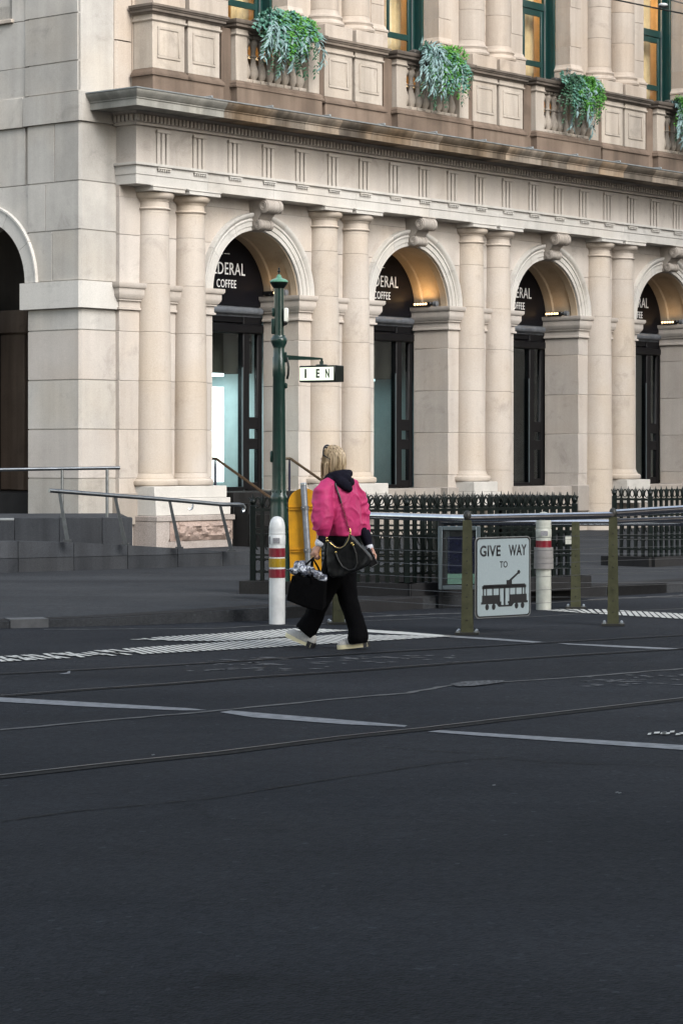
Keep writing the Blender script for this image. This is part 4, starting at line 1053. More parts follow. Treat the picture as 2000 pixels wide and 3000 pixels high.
fence('cast_iron_fence', 'rear side of the long black-green cast-iron fence, seen through its front', [FL+Vector((.45, .95, 0)), FR+fb*1.0], .115, 0.0)
q_ = [FL+Vector((.2, .3, 0)), FC+Vector((0, .25, 0)), FR+Vector((-.2, 0, 0)), FR+fb*.9, FL+Vector((.5, .85, 0))]
struct(MB().prism([(p.x, p.y) for p in q_], .05, PZ+.006).build('stairwell_shade_slab', M['black_stone'], angle=0))  # flat dark slab painting the shade of the stair pit, no hole beneath
# ------------------------------------------------------------------ green iron post with lantern cap and lit box sign
PX, PY = -.661, 26.9; PS = 26.9/26.15; PH = H0*(1-PS)   # the post's own scale
gpst = thing('iron_post', 'tall dark green cast-iron post with pale green cap and bracket arm, behind the bollard', 'post', (PX, PY, PH)); gpst.scale = (PS, PS, PS)
shaft = MB().lathe([(.02, PZ), (.125, PZ), (.125, .24), (.11, .26), (.10, .60), (.09, 1.06), (.083, 1.10), (.085, 1.13), (.088, 1.16), (.084, 1.175), (.076, 1.19), (.074, 1.25), (.073, 1.30), (.063, 2.40), (.067, 2.41), (.067, 2.60), (.061, 2.61), (.060, 2.70), (.02, 2.70)], 18)
for i in range(10): a = 2*PI*i/10; shaft.ball((.074*math.cos(a), .074*math.sin(a), 1.225), .008, 6, 4, (1, 1, 2.4))
shaft.build('shaft', M['green'], gpst, 40)
MB().lathe([(.02, 2.70), (.062, 2.70), (.063, 2.712), (.078, 2.745), (.085, 2.765), (.087, 2.79), (.08, 2.80), (.07, 2.81), (.066, 2.83), (.02, 2.83)], 18).build('collar', M['green'], gpst, 40)
MB().lathe([(.02, 2.83), (.052, 2.83), (.051, 3.33), (.02, 3.33)], 16).box(-.078, -.045, -.035, .025, 2.84, 3.0, .008).box(-.072, -.045, -.03, .03, 3.02, 3.11, .01).build('upper_shaft', M['green'], gpst, 40)
MB().lathe([(.02, 3.31), (.055, 3.312), (.066, 3.325), (.088, 3.36), (.092, 3.372), (.02, 3.372)], 20).build('cap_bowl', M['green_black'], gpst, 40)
MB().lathe([(.02, 3.374), (.095, 3.374), (.096, 3.381), (.088, 3.393), (.074, 3.403), (.055, 3.410), (.038, 3.416), (.029, 3.426), (.022, 3.442), (.014, 3.454), (.004, 3.458)], 22).build('cap', M['green_cap'], gpst, 40)
MB().lathe([(.004, 3.458), (.008, 3.462), (.007, 3.474), (.018, 3.486), (.011, 3.497), (.006, 3.505), (.010, 3.513), (.008, 3.522), (.003, 3.528)], 12).build('finial', M['green_black'], gpst, 40)
MB().prism([(.075, 2.625), (.34, 2.605), (.445, 2.594), (.452, 2.59), (.452, 2.535), (.428, 2.535), (.428, 2.578), (.34, 2.575), (.075, 2.575)], -.02, .02, 'y').box(.06, .082, -.035, .035, 2.55, 2.655, .006).build('bracket', M['green'], gpst)
MB().tube([(.085, -.03, 2.60), (.10, -.04, 2.50), (.095, -.04, 2.42), (.083, -.03, 2.38)], .012, 7).build('cable', M['green_black'], gpst)
MB().box(.055, .088, -.03, .03, 2.28, 2.34, .012).build('cover_plate', M['green'], gpst); MB().box(-.092, -.06, -.03, .03, 1.52, 1.64, .012).build('cover_plate', M['green'], gpst)
cb = thing('security_camera', 'small cream box with dark lens on the side of the green post', 'camera', (PX, PY, PH)); cb.scale = (PS, PS, PS)
MB().box(.052, .098, -.06, .05, 2.96, 3.11, .012).build('housing', M['cream'], cb)
MB().prism([(.053, 2.92), (.078, 2.93), (.096, 2.957), (.096, 2.959), (.053, 2.959)], -.055, .045, 'y').build('lens', M['lens_dark'], cb)
MB().box(.053, .075, -.066, -.0605, 2.97, 3.10, .003).build('door', M['cream'], cb)
SB = Vector((-.065+.0, 26.0, 0))
bx = thing('lit_box_sign', 'small lit box sign with black letters hanging from the arm of the green post', 'sign', (-.205*PS, 26.12*PS, PH), math.radians(-34)); bx.scale = (PS, PS, PS)
# long lit face turned to the street, dark green end to the right
MB().box(-.222, .222, -.087, .087, 2.345, 2.515, .008).build('box', M['green_black'], bx)
MB().box(-.208, .208, -.091, -.0875, 2.363, 2.497, .0).build('lit_face', M['lit_sign'], bx)
for ch, x, wdt in (('I', -.135, .024), ('E', .018, .046), ('N', .135, .050)):
    me = text_fit(ch, wdt, .092, .002, 1, .035); me.materials.append(M['sign_ink']); place('letter', me, bx, (x, -.0915, 2.388))
MB().box(-.05, .05, -.035, .035, 2.5155, 2.528, .004).box(-.014, .014, -.014, .014, 2.528, 2.56).build('hanger', M['green'], bx)

# ------------------------------------------------------------------ bollards
def bollard(name, label, x, y, tapeband=False, body='white'):
    t = thing(name, label, 'bollard', (x, y, 0), 0, 'white banded bollards')
    r = .0755; z0 = .0
    MB().lathe([(.02, 0), (r, 0), (r, .99*.62), (.02, .99*.62)], 24).build('tube', M[body], t, 40)
    MB().lathe([(.02, .605), (r+.001, .605), (r+.001, .80), (.02, .80)], 24).build('sleeve', M[body], t, 40)
    zb = [(.395, .47), (.485, .56), (.572, .648)]
    cols = ['red_band', 'amber_band', 'red_band']
    for (a, b), c in zip(zb, cols):
        if tapeband and c != 'red_band': continue
        if tapeband and a < .5: continue
        MB().lathe([(r+.0008, a), (r+.0032, a+.001), (r+.0032, b-.001), (r+.0008, b)], 28, caps=False).build('reflective_band', M[c], t, 40)
    MB().lathe([(.02, .675), (r+.002, .675), (r+.004, .679), (r+.004, .752), (r+.002, .756), (r-.006, .758), (r-.006, .764), (r+.002, .766), (r+.003, .778), (r-.004, .782), (r-.001, .79), (r, .82), (r*.93, .86), (r*.75, .893), (r*.45, .912), (.01, .918)], 28).build('cap', M['white' if not tapeband else body], t, 40)
    return t
b1 = bollard('bollard', 'white bollard with dark red and amber reflective bands, standing left of the woman', -.608, 24.04)
b1.scale = (1, 1, 1.11)
MB().prism([(.0815*math.cos(math.radians(a)), .0815*math.sin(math.radians(a))) for a in range(-118, -68, 8)]+[(.0795*math.cos(math.radians(a)), .0795*math.sin(math.radians(a))) for a in range(-70, -120, -8)], .688, .735).build('sticker', M['scuff'], b1)
MB().prism([(.0805*math.cos(math.radians(a)), .0805*math.sin(math.radians(a))) for a in range(-178, -138, 8)]+[(.0785*math.cos(math.radians(a)), .0785*math.sin(math.radians(a))) for a in range(-138, -180, -8)], .682, .748).build('scuff_patch', M['scuff'], b1)
b2 = bollard('bollard', 'old white bollard with one red band and grey wrap, right of the tram sign', 2.085, 26.25, True, 'old_white')
b2.scale = (1.03, 1.03, 1.10)
MB().lathe([(.02, .385), (.098, .385), (.098, .485), (.02, .485)], 20).build('grey_wrap', M['grey_tape'], b2, 40)
MB().lathe([(.02, .488), (.096, .488), (.096, .585), (.02, .585)], 20).build('grey_wrap', M['grey_tape'], b2, 40)
MB().box(-.035, .035, -.0805, -.079, .695, .74).build('sticker', M['scuff'], b2)

# ------------------------------------------------------------------ yellow sign seen from behind
ys = thing('traffic_sign', 'yellow round-topped traffic board seen from behind on a leaning grey pole', 'traffic sign', (-.30, 25.45, 0))
lean = math.atan2(.078, 1.27)
rot = Matrix.Rotation(-lean, 4, 'Y')
mb = MB().lathe([(.01, .0), (.0315, .0), (.0315, 1.292), (.028, 1.297), (.01, 1.297)], 14).xf(rot); mb.build('pole', M['galv'], ys, 40)
MB().lathe([(.005, 1.2975), (.033, 1.2975), (.033, 1.315), (.026, 1.322), (.005, 1.323)], 14).xf(rot).build('pole_cap', M['alu'], ys, 40)
hw = .158; zt = 1.265; zb_ = .085
pts = [(hw*math.cos(PI*i/20)*1.0, zt-hw+hw*math.sin(PI*i/20)) for i in range(21)]+[(-hw, zb_+.04), (-hw+.03, zb_), (hw-.03, zb_), (hw, zb_+.04)]
ml = Matrix.Rotation(-lean*.45, 4, 'Y')
panel = MB().prism(pts, .045, .055, 'y').xf(Matrix.Translation((-.045, 0, 0)) @ ml)
pn = panel.build('panel', M['yellow'], ys)
for z in (1.08, 1.055, .655, .63):
    MB().box(-hw+.012, hw-.012, .028, .044, z-.004, z+.004).xf(Matrix.Translation((-.045, 0, 0)) @ ml).build('stiffening_rib', M['yellow'], pn)
for z in (1.07, .645):
    MB().lathe([(.033, z-.018), (.039, z-.018), (.039, z+.018), (.033, z+.018)], 14, caps=False).xf(rot).box(-.02, .02, -.001, .001, 0, .001).build('clamp', M['galv'], ys)
    MB().ball((-.07*(z/1.27)-.02, -.037, z), .008, 6, 4).build('bolt', M['alu'], ys)

# ------------------------------------------------------------------ tram-stop barriers
def steel_post(t, p, ang, h, wd=.074, mat='olive'):
    mb = MB(); c, s = math.cos(ang), math.sin(ang)
    M4 = Matrix.Translation((p.x, p.y, 0)) @ Matrix.Rotation(ang, 4, 'Z')
    b = MB()
    b.prism([(-wd*.72, .02), (wd*.72, .02), (wd*.52, h), (-wd*.52, h)], -.05, -.036, 'y').xf(M4)
    o = b.build('post', M[mat], t)
    k = MB().box(-.008, .008, -.036, .055, .02, h-.01).xf(M4); k.build('web', M['olive_dark'], o)
    k = MB().prism([(-wd*.72, .02), (wd*.72, .02), (wd*.52, h), (-wd*.52, h)], .055, .067, 'y').xf(M4); k.build('rear_flange', M[mat], o)
    k = MB().prism([(-.105, -.10), (.105, -.10), (.105, .11), (-.105, .11)], 0.002, .022).xf(M4); k.build('base_plate', M['olive_dark'], o)
    for x in (-.08, .08):
        for y in (-.078, .088): MB().lathe([(.004, .022), (.014, .022), (.014, .036), (.004, .044)], 6, (x, y)).xf(M4).build('bolt', M['alu'], o)
    for i in range(8): 
        MB().lathe([(.002, -.050), (.007, -.051), (.004, -.058)], 6, (0, .13+i*.105), 'y').xf(M4).build('rivet', M['olive_dark'], o)
    return o
pA, pB, pD, pC, pK = Vector((1.12, 22.66, 0)), Vector((2.54, 23.8, 0)), Vector((-.03, 24.02, 0)), Vector((2.43, 26.4, 0)), Vector((1.03, 26.47, 0))
dAB = (pB-pA).normalized(); pE = pB+dAB*2.1+Vector((.05, -.05, 0)); pF = pE+dAB*2.1
barrier = thing('steel_barrier', 'front tram stop barrier of olive posts, cables and polished rail, carrying the tram sign', 'barrier', (0, 0, 0))
for p, an in ((pA, -.10), (pB, -.10), (pD, .1), (pE, 0), (pF, 0)): steel_post(barrier, p, an, 1.02)
def up(p, z, o=0.0): return Vector((p.x, p.y+o, z))
MB().tube([up(pD, 1.035), up(pA, 1.035)], .034, 12).build('rail', M['steel'], barrier)
MB().tube([up(pA, 1.035), up(pB, 1.035)-dAB*.02], .034, 12).build('rail', M['steel'], barrier)
MB().tube([up(pB, 1.052)+dAB*.02, up(pB+dAB*.75, 1.075), up(pE, 1.11)], .037, 12).build('rail', M['steel'], barrier)
MB().tube([up(pB, .975)+dAB*.02, up(pB+dAB*.75, .985), up(pE, 1.0)], .026, 12).build('rail', M['steel'], barrier)
MB().tube([up(pE, 1.11), up(pF, 1.11)], .037, 12).build('rail', M['steel'], barrier)
for p in (pA, pB): MB().ball((p.x, p.y, 1.055), .05, 12, 8, (.75, .75, 1)).build('rail_bracket', M['olive_dark'], barrier)
for i in range(7):
    z = .13+i*.12
    for a, b in ((pD, pA), (pA, pB), (pB, pE)):
        MB().tube([up(a, z), up((a+b)/2, z-.004), up(b, z)], .0022, 5).build('cable', M['wire'], barrier)
b2r = thing('steel_barrier', 'rear tram stop barrier with low polished rail, behind the tram sign', 'barrier', (0, 0, 0))
steel_post(b2r, pC, -.1, .90)
dKC = (pC-pK).normalized()
MB().box(pK.x-.028, pK.x+.028, pK.y-.03, pK.y+.03, .0, .93, .006).build('post', M['dark_post'], b2r)
MB().tube([up(pK, .895), up(pC, .895), up(pC+dKC*3.2, .895)], .034, 12).build('rail', M['steel'], b2r)
for i in range(5): MB().tube([up(pK, .12+i*.15), up(pC, .12+i*.15), up(pC+dKC*3.2, .12+i*.15)], .002, 5).build('cable', M['wire'], b2r)
pG = pC+dKC*3.2; steel_post(b2r, pG, -.1, .90)
nb = thing('notice_board', 'framed notice board with dark blue sheet and pale green strip, on the rear barrier', 'notice board', (pK.x+.165, pK.y-.10, 0), math.radians(4))
MB().box(-.20, .24, -.03, .0, .215, .83, .012).build('backing', M['dark_post'], nb)
fr = MB()
for x0, x1, z0, z1 in ((-.20, -.155, .20, .86), (.195, .24, .20, .86), (-.155, .195, .815, .86), (-.155, .195, .20, .245)): fr.box(x0, x1, -.052, -.031, z0, z1, .006)
fr.build('frame', M['teal_frame'], nb)
MB().box(-.10, .18, -.036, -.031, .37, .75).build('notice', M['poster_dark'], nb)
MB().box(-.10, .18, -.036, -.031, .26, .365).build('notice_strip', M['poster_green'], nb)
MB().box(-.125, .19, -.045, -.0415, .25, .81).build('pane', M['glass'], nb)
pt = thing('small_notice', 'small square pale notice tied to the far cast-iron fence, seen left of the olive post', 'sign', (2.47, 27.76, -.10), math.radians(39))
MB().box(-.045, .045, -.01, .0, .72, .81, .002).build('plate', M['old_white'], pt)
MB().box(-.05, .05, .0, .006, .70, .815, .002).build('backing', M['green_black'], pt)

# ------------------------------------------------------------------ GIVE WAY TO tram sign
g0 = pA+dAB*.115
sg = thing('give_way_sign', 'white rectangular road sign with black tram drawing, fixed to the steel barrier', 'traffic sign', (g0.x+dAB.x*.31, g0.y+dAB.y*.31-.075, 0), math.atan2(dAB.y, dAB.x))
SW, SHT, ST = .675, .725, .865
def rrect(hw_, z0, z1, r):
    pts = []
    for cx, cz, a0 in ((hw_-r, z1-r, 0), (-hw_+r, z1-r, 90), (-hw_+r, z0+r, 180), (hw_-r, z0+r, 270)):
        pts += [(cx+r*math.cos(math.radians(a0+i*15)), cz+r*math.sin(math.radians(a0+i*15))) for i in range(7)]
    return pts
ZB = ST-SHT
MB().prism(rrect(SW/2, ZB, ST, .045), .0, .008, 'y').build('plate', M['alu'], sg)
MB().prism(rrect(SW/2-.008, ZB+.006, ST-.006, .042), -.002, -.0003, 'y').build('border', M['sign_ink'], sg)
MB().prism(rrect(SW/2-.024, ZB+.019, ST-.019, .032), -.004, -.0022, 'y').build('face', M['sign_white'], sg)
def sx(x): return (x-482)/610*SW
def sz(y): return ST-(y-612)/912*SHT
def lett(txt, x0, x1, y0, y1, bold=.0):
    me = text_fit(txt, sx(x1)-sx(x0), sz(y0)-sz(y1), .0015, 1.06, bold); me.materials.append(M['sign_ink']); place('lettering', me, sg, ((sx(x0)+sx(x1))/2, -.0042, sz(y1)))
lett('GIVE', 226, 450, 705, 830, .022); lett('WAY', 540, 735, 705, 830, .022); lett('TO', 443, 526, 888, 962, .014)
tr = MB()
def rc(x0, x1, y0, y1): tr.box(sx(x0), sx(x1), -.0055, -.0042, sz(y1), sz(y0))
for a in ((262, 720, 1150, 1180), (250, 732, 1162, 1196), (440, 553, 1180, 1186), (248, 443, 1268, 1345), (238, 458, 1343, 1368), (548, 738, 1268, 1345), (530, 750, 1343, 1368), (515, 575, 1104, 1152)): rc(*a)
for x0, x1 in ((258, 271), (291, 302), (359, 372), (431, 444), (485, 503), (545, 555), (611, 623), (683, 694), (711, 724)): rc(x0, x1, 1180, 1275)
for x0, x1 in ((437, 446), (485, 503), (545, 553)): rc(x0, x1, 1275, 1390)
tr.prism([(sx(405), sz(1366)), (sx(455), sz(1366)), (sx(458), sz(1384)), (sx(535), sz(1384)), (sx(540), sz(1366)), (sx(600), sz(1366)), (sx(572), sz(1403)), (sx(428), sz(1403))], -.0055, -.0042, 'y')
tr.build('tram_drawing', M['sign_ink'], sg)
pole_ = MB(); pole_.prism([(sx(538), sz(1108)), (sx(562), sz(1118)), (sx(650), sz(1034)), (sx(638), sz(1018))], -.0058, -.0045, 'y')
pole_.prism([(sx(650)+.018*math.cos(i*.5236), sz(1017)+.018*math.sin(i*.5236)) for i in range(12)], -.0062, -.0048, 'y').build('trolley_pole', M['sign_ink'], sg)
for x, y in ((303, 1400), (375, 1400), (625, 1398), (692, 1396)):
    MB().prism([(sx(x)+.022*math.cos(i*.449), sz(y)+.0275*math.sin(i*.449)) for i in range(14)], -.0058, -.0044, 'y').build('wheel_drawing', M['sign_ink'], sg)
for z in (.25, .75): MB().box(-.2, .2, .009, .06, z-.015, z+.015).build('bracket', M['galv'], sg)

# ------------------------------------------------------------------ overhead tram wire
ow = thing('overhead_wire', 'black overhead tram wire with a white fitting crossing the top right corner', 'wire', (0, 0, 0))
w0 = Vector((2.58, 24.6, 6.02)); w1 = Vector((3.41, 25.35, 6.0)); wd_ = (w1-w0)
MB().tube([w0-wd_*8, w0, w1, w1+wd_*9], .008, 6).build('contact_wire', M['olive_dark'], ow)
MB().tube([w0-wd_*8+Vector((.1, 0, .14)), w0+Vector((.3, .1, .09)), w0+wd_*.9+Vector((.1, .1, .10)), w1+wd_*9+Vector((.1, 0, .1))], .005, 6).build('span_wire', M['wire'], ow)
q = Vector(((1941-1000)/7443.3*25.1, 25.1, H0+(1326.4-14)*25.1/7443.3))
MB().ball(q, .05, 10, 6, (.95, .5, .38)).build('insulator', M['white'], ow)
MB().box(q.x-.05, q.x+.05, q.y-.012, q.y+.012, q.z-.03, q.z-.012).build('clamp', M['dark_post'], ow)

# ------------------------------------------------------------------ foliage hung over the balcony rails
def leaf(vs, fs, p, d, up, L_, wd, bend=.25):
    d = d.normalized(); s = d.cross(up)
    if s.length < 1e-3: s = Vector((1, 0, 0))
    s.normalize(); n = s.cross(d)
    o = len(vs)
    vs += [tuple(p), tuple(p+d*L_*.45+s*wd*.5-n*wd*.12), tuple(p+d*L_*.45+n*wd*.12), tuple(p+d*L_*.45-s*wd*.5-n*wd*.12), tuple(p+d*L_-n*L_*bend)]
    fs += [(o, o+1, o+2), (o, o+2, o+3), (o+1, o+4, o+2), (o+2, o+4, o+3)]
def plant(u0, label, spec, seed):
    rr = random.Random(seed)
    t = thing('hanging_plant', label, 'plant', W(u0, -.12), TH, 'foliage hung over the balcony rails')
    MB().box(-.46, .46, -.01, .14, 8.545, 8.63, .02).build('planter', M['pot'], t)
    bags = {}; stems = MB()
    for kind, ua, ub, n, lmin, lmax, rise in spec:
        vs, fs = bags.setdefault(kind, ([], []))
        for i in range(n):
            u = rr.uniform(ua, ub)*.86; L_ = rr.uniform(lmin, lmax)*rr.choice((.7, .9, 1.05, 1.15))
            p = Vector((u, rr.uniform(-.06, .06), 8.52)); d = Vector((rr.uniform(-.45, .45), rr.uniform(-.9, -.25), rr.uniform(.3, 1.0)*rise*.7+.15)).normalized()
            path = [p.copy()]; seg = .058; nn = int(L_/seg)+3
            for q in range(nn):
                p = p+d*seg; d = (d+Vector((rr.uniform(-.28, .28), -.05 if p.y > -.20 else .08, -.24))).normalized()
                if p.y < -.36: p.y = -.36
                path.append(p.copy())
                if q < 1: continue
                up = Vector((rr.uniform(-1, 1), rr.uniform(-1.2, -.2), rr.uniform(.2, 1)))
                for sgn in ((-1, 1) if rr.random() < .7 else (rr.choice((-1, 1)),)):
                    sd_ = d.cross(Vector((0, -1, 0)))
                    if sd_.length < .05: sd_ = Vector((1, 0, 0))
                    sd_.normalize()
                    if kind == 'silver': leaf(vs, fs, p, d*.75+sd_*sgn*.65+Vector((0, rr.uniform(-.5, .2), 0)), up, rr.uniform(.12, .21), rr.uniform(.032, .056))
                    elif kind == 'blue': leaf(vs, fs, p, d*.35+sd_*sgn+Vector((0, rr.uniform(-.8, .1), rr.uniform(-.2, .3))), up, rr.uniform(.08, .125), rr.uniform(.06, .09), .1)
                    elif kind == 'dark': leaf(vs, fs, p, d*.6+sd_*sgn*.8+Vector((0, rr.uniform(-.6, .2), 0)), up, rr.uniform(.06, .11), rr.uniform(.025, .045))
                    else:
                        for _ in range(3): leaf(vs, fs, p+Vector((rr.uniform(-.03, .03), rr.uniform(-.03, .03), rr.uniform(-.03, .03))), d*.3+sd_*sgn+Vector((0, rr.uniform(-1, .1), rr.uniform(-.4, .5))), up, rr.uniform(.035, .06), rr.uniform(.025, .042), .1)
            if i % 3 == 0: stems.tube(path[::3]+[path[-1]], .004, 3)
    nm = {'silver': ('silver_leaves', 'leaf_silver'), 'blue': ('blue_green_leaves', 'leaf_blue'), 'green': ('fresh_leaves', 'leaf_green'), 'dark': ('dark_leaves', 'leaf_dark')}
    for kind, (vs, fs) in bags.items(): stuff(MB().add(vs, fs).build(nm[kind][0], M[nm[kind][1]], t, 0))
    stuff(stems.build('stems', M['stem'], t))
plant(ARCH0-.06, 'broad plant with pale silver sprays around a bright green middle, on leftmost balcony',
      [('blue', -.50, -.08, 22, .35, .70, 1.7), ('silver', -.56, -.15, 12, .5, .9, .7), ('green', -.16, .20, 46, .30, .75, 1.5), ('green', .34, .5, 10, .3, .6, 1.0), ('blue', .18, .50, 20, .3, .6, 1.4), ('silver', .25, .56, 8, .4, .8, .5), ('dark', -.45, .5, 44, .5, .95, .3)], 3)
plant(ARCH0+BAY-.07, 'plant with silver sprays on its left and fresh green right, second balcony from left',
      [('silver', -.50, -.12, 17, .45, .95, 1.1), ('green', -.10, .40, 46, .35, .8, 1.3), ('blue', -.45, .1, 8, .3, .5, 1.3), ('blue', .15, .48, 14, .4, .8, .5), ('dark', -.3, .5, 44, .5, .95, .4), ('silver', .3, .5, 5, .5, .9, .3)], 5)
plant(ARCH0+2*BAY+.08, 'dark green plant crowned with silver sprays, on the third balcony from the left',
      [('dark', -.50, .45, 64, .4, .95, .8), ('silver', -.40, .55, 9, .2, .4, 1.4), ('blue', -.5, .1, 12, .35, .75, .8), ('green', -.05, .45, 56, .4, .75, .9), ('silver', -.5, .55, 5, .8, 1.0, .2)], 8)
plant(ARCH0+3*BAY-.12, 'green plant cut off by the right picture edge on the last balcony',
      [('dark', -.45, .5, 56, .4, .95, .9), ('green', -.42, .4, 40, .4, .8, .9), ('silver', -.50, .0, 16, .6, 1.0, .2), ('blue', .0, .5, 14, .4, .8, .6)], 12)

# ------------------------------------------------------------------ the woman crossing
def cloth_mat(name, col, rough, sheen=.0, bump=.4, bs=18.0, var=.15, zsc=1.0, spec=.2):
    m, t, b = nodes(name); L = t.links
    tc = N(t, 'ShaderNodeTexCoord'); mp = N(t, 'ShaderNodeMapping'); mp.inputs['Scale'].default_value = (1, 1, zsc); L.new(tc.outputs['Object'], mp.inputs['Vector'])
    n1 = N(t, 'ShaderNodeTexNoise', Scale=bs, Detail=4.0, Roughness=.55, Distortion=1.2); L.new(mp.outputs[0], n1.inputs['Vector'])
    L.new(mixc(t, 1.0, col, ramp(t, n1.outputs['Fac'], [(.3, 1-var), (.7, 1+var*.5)]), 'MULTIPLY'), b.inputs['Base Color'])
    b.inputs['Roughness'].default_value = rough; b.inputs['Sheen Weight'].default_value = 0.0; b.inputs['Specular IOR Level'].default_value = spec
    bp = N(t, 'ShaderNodeBump', Strength=bump, Distance=.02); L.new(n1.outputs['Fac'], bp.inputs['Height']); L.new(bp.outputs[0], b.inputs['Normal'])
    return m
M['pink'] = cloth_mat('pink_nylon', (.52, .040, .155), .55, .25, .12, 8.0, .14, 1.5, .25)
M['navy'] = cloth_mat('navy_jersey', (.006, .0055, .013), .9, .3, .3, 20)
M['trouser'] = cloth_mat('black_trouser_cloth', (.0028, .0028, .0034), .9, .25, .5, 9, .25, .45, .06)
M['shirt'] = cloth_mat('white_cotton', (.72, .74, .80), .8, .1, .4, 30)
M['leather'] = cloth_mat('black_leather', (.0045, .005, .0055), .4, 0, .15, 16, spec=.4)
M['tote'] = cloth_mat('black_tote_cloth', (.0022, .0022, .0026), .9, .1, .2, 14, spec=.05)
M['gold'] = plain('gold_metal', (.62, .45, .16), .22, 1.0)
M['skin'] = plain('skin', (.50, .27, .19), .5, var=.12, scale=30)
M['shoe_grey'] = plain('pale_grey_shoe_mesh', (.42, .41, .39), .8, var=.2, scale=60, bump=.3)
M['shoe_sole'] = plain('cream_shoe_sole', (.66, .60, .40), .6)
M['shoe_black'] = plain('black_heel_rubber', (.008, .008, .01), .6)
def hair_mat():
    m, t, b = nodes('blonde_hair'); L = t.links
    tc = N(t, 'ShaderNodeTexCoord'); mp = N(t, 'ShaderNodeMapping'); mp.inputs['Scale'].default_value = (95, 95, 5); L.new(tc.outputs['Object'], mp.inputs['Vector'])
    n1 = N(t, 'ShaderNodeTexNoise', Scale=1.0, Detail=3.0); L.new(mp.outputs[0], n1.inputs['Vector'])
    c = ramp(t, n1.outputs['Fac'], [(.32, (.085, .055, .03)), (.45, (.36, .26, .15)), (.66, (.70, .56, .38))])
    L.new(c, b.inputs['Base Color']); b.inputs['Roughness'].default_value = .42
    return m
M['hair'] = hair_mat()
def film_mat():
    m, t, b = nodes('crumpled_clear_film'); L = t.links
    tc = N(t, 'ShaderNodeTexCoord'); n1 = N(t, 'ShaderNodeTexNoise', Scale=14.0, Detail=4.0, Roughness=.6, Distortion=1.8); L.new(tc.outputs['Object'], n1.inputs['Vector'])
    c = ramp(t, n1.outputs['Fac'], [(.36, (.012, .014, .022)), (.50, (.10, .11, .15)), (.62, (.66, .69, .76))])
    L.new(c, b.inputs['Base Color']); b.inputs['Roughness'].default_value = .12
    bp = N(t, 'ShaderNodeBump', Strength=.9, Distance=.02); L.new(n1.outputs['Fac'], bp.inputs['Height']); L.new(bp.outputs[0], b.inputs['Normal'])
    return m
M['film'] = film_mat()

PY0 = 21.0
person = thing('person', 'woman in a loose pink jacket and black trousers walking left across the road', 'person', (0, PY0, 0))
INV = Matrix.Translation((0, -PY0, 0))
def wp(px, py, dy=0.0):
    Y = PY0+dy; return Vector(((px-1000)/7443.3*Y, dy, H0-(py-1326.4)*Y/7443.3))   # in the woman's own frame
HD = Vector((-.83, .56, 0)); LT = Vector((-.56, -.83, 0))   # the way she walks; her left
def limb(mb, pts, rad, n=12, ends=True):
    mb.tube(pts, rad, n)
    for p, r in list(zip(pts, rad))[0 if ends else 1:None if ends else -1]: mb.ball(p, r*.985, n, 8)
def erings(mb, rows, n=20):
    vs = []; fs = []
    for c, a, b, hv in rows:
        s = Vector((-hv.y, hv.x, 0))
        for k in range(n):
            t = 2*PI*k/n; vs.append(c+hv*(b*math.cos(t))+s*(a*math.sin(t)))
    for i in range(len(rows)-1):
        for k in range(n): fs.append((i*n+k, i*n+(k+1) % n, (i+1)*n+(k+1) % n, (i+1)*n+k))
    fs += [tuple(range(n))[::-1], tuple(range((len(rows)-1)*n, len(rows)*n))]
    mb.add(vs, fs); mb.fix = True
def fuse(mb, name, mat, parent, voxel, smooth=6, disp=None):
    """melt overlapping solids into one continuous skin"""
    me = bpy.data.meshes.new('raw'); me.from_pydata(mb.v, [], mb.f)
    o = bpy.data.objects.new('raw', me); COL.objects.link(o)
    m1 = o.modifiers.new('r', 'REMESH'); m1.mode = 'VOXEL'; m1.voxel_size = voxel
    m2 = o.modifiers.new('s', 'SMOOTH'); m2.iterations = smooth; m2.factor = .5
    bpy.context.view_layer.update(); dg = bpy.context.evaluated_depsgraph_get()
    out = bpy.data.meshes.new_from_object(o.evaluated_get(dg)); bpy.data.objects.remove(o); bpy.data.meshes.remove(me)
    if disp:
        nn = [v.normal.copy() for v in out.vertices]
        for v, n in zip(out.vertices, nn): v.co += n*disp(v.co, n)
    for p in out.polygons: p.use_smooth = True
    out.name = name; out.materials.clear(); out.materials.append(mat); return place(name, out, parent)

neck = wp(990, 1400, 0); headc = wp(975, 1351, .02); HF = Vector((-.86, .50, .0)).normalized()
shL, elL, wrL = wp(946, 1432, -.15), wp(945, 1512, -.22), wp(934, 1596, -.23)
shR, elR, wrR = wp(1040, 1438, .14), wp(1060, 1520, .17), wp(1080, 1600, .10)
# --- body: one continuous figure from head to ankles with both hands
body = MB()
HS = Vector((-HF.y, HF.x, 0))
hm = Matrix((( HF.x, HS.x, 0), (HF.y, HS.y, 0), (0, 0, 1)))
for k in range(1):
    b_ = MB().ball((0, 0, 0), .1, 20, 14, (.98, .76, 1.18)); b_.ball((.045, 0, -.055), .06, 14, 10, (.85, .8, .95)); b_.ball((.102, 0, -.012), .016, 10, 8, (.9, .7, 1.3))
    b_.ball((.094, 0, -.058), .014, 8, 6, (.7, 1.6, .6)); b_.ball((.088, .03, .02), .016, 8, 6, (.6, 1.2, .5)); b_.ball((.088, -.03, .02), .016, 8, 6, (.6, 1.2, .5))
    for sg in (-1, 1): b_.ball((.0, sg*.077, -.01), .026, 8, 8, (.8, .3, 1.15))
    body.add([headc+hm @ Vector(p) for p in b_.v], b_.f)
limb(body, [headc+Vector((.015, 0, -.06)), neck, neck+Vector((.01, 0, -.06))], [.055, .052, .07])
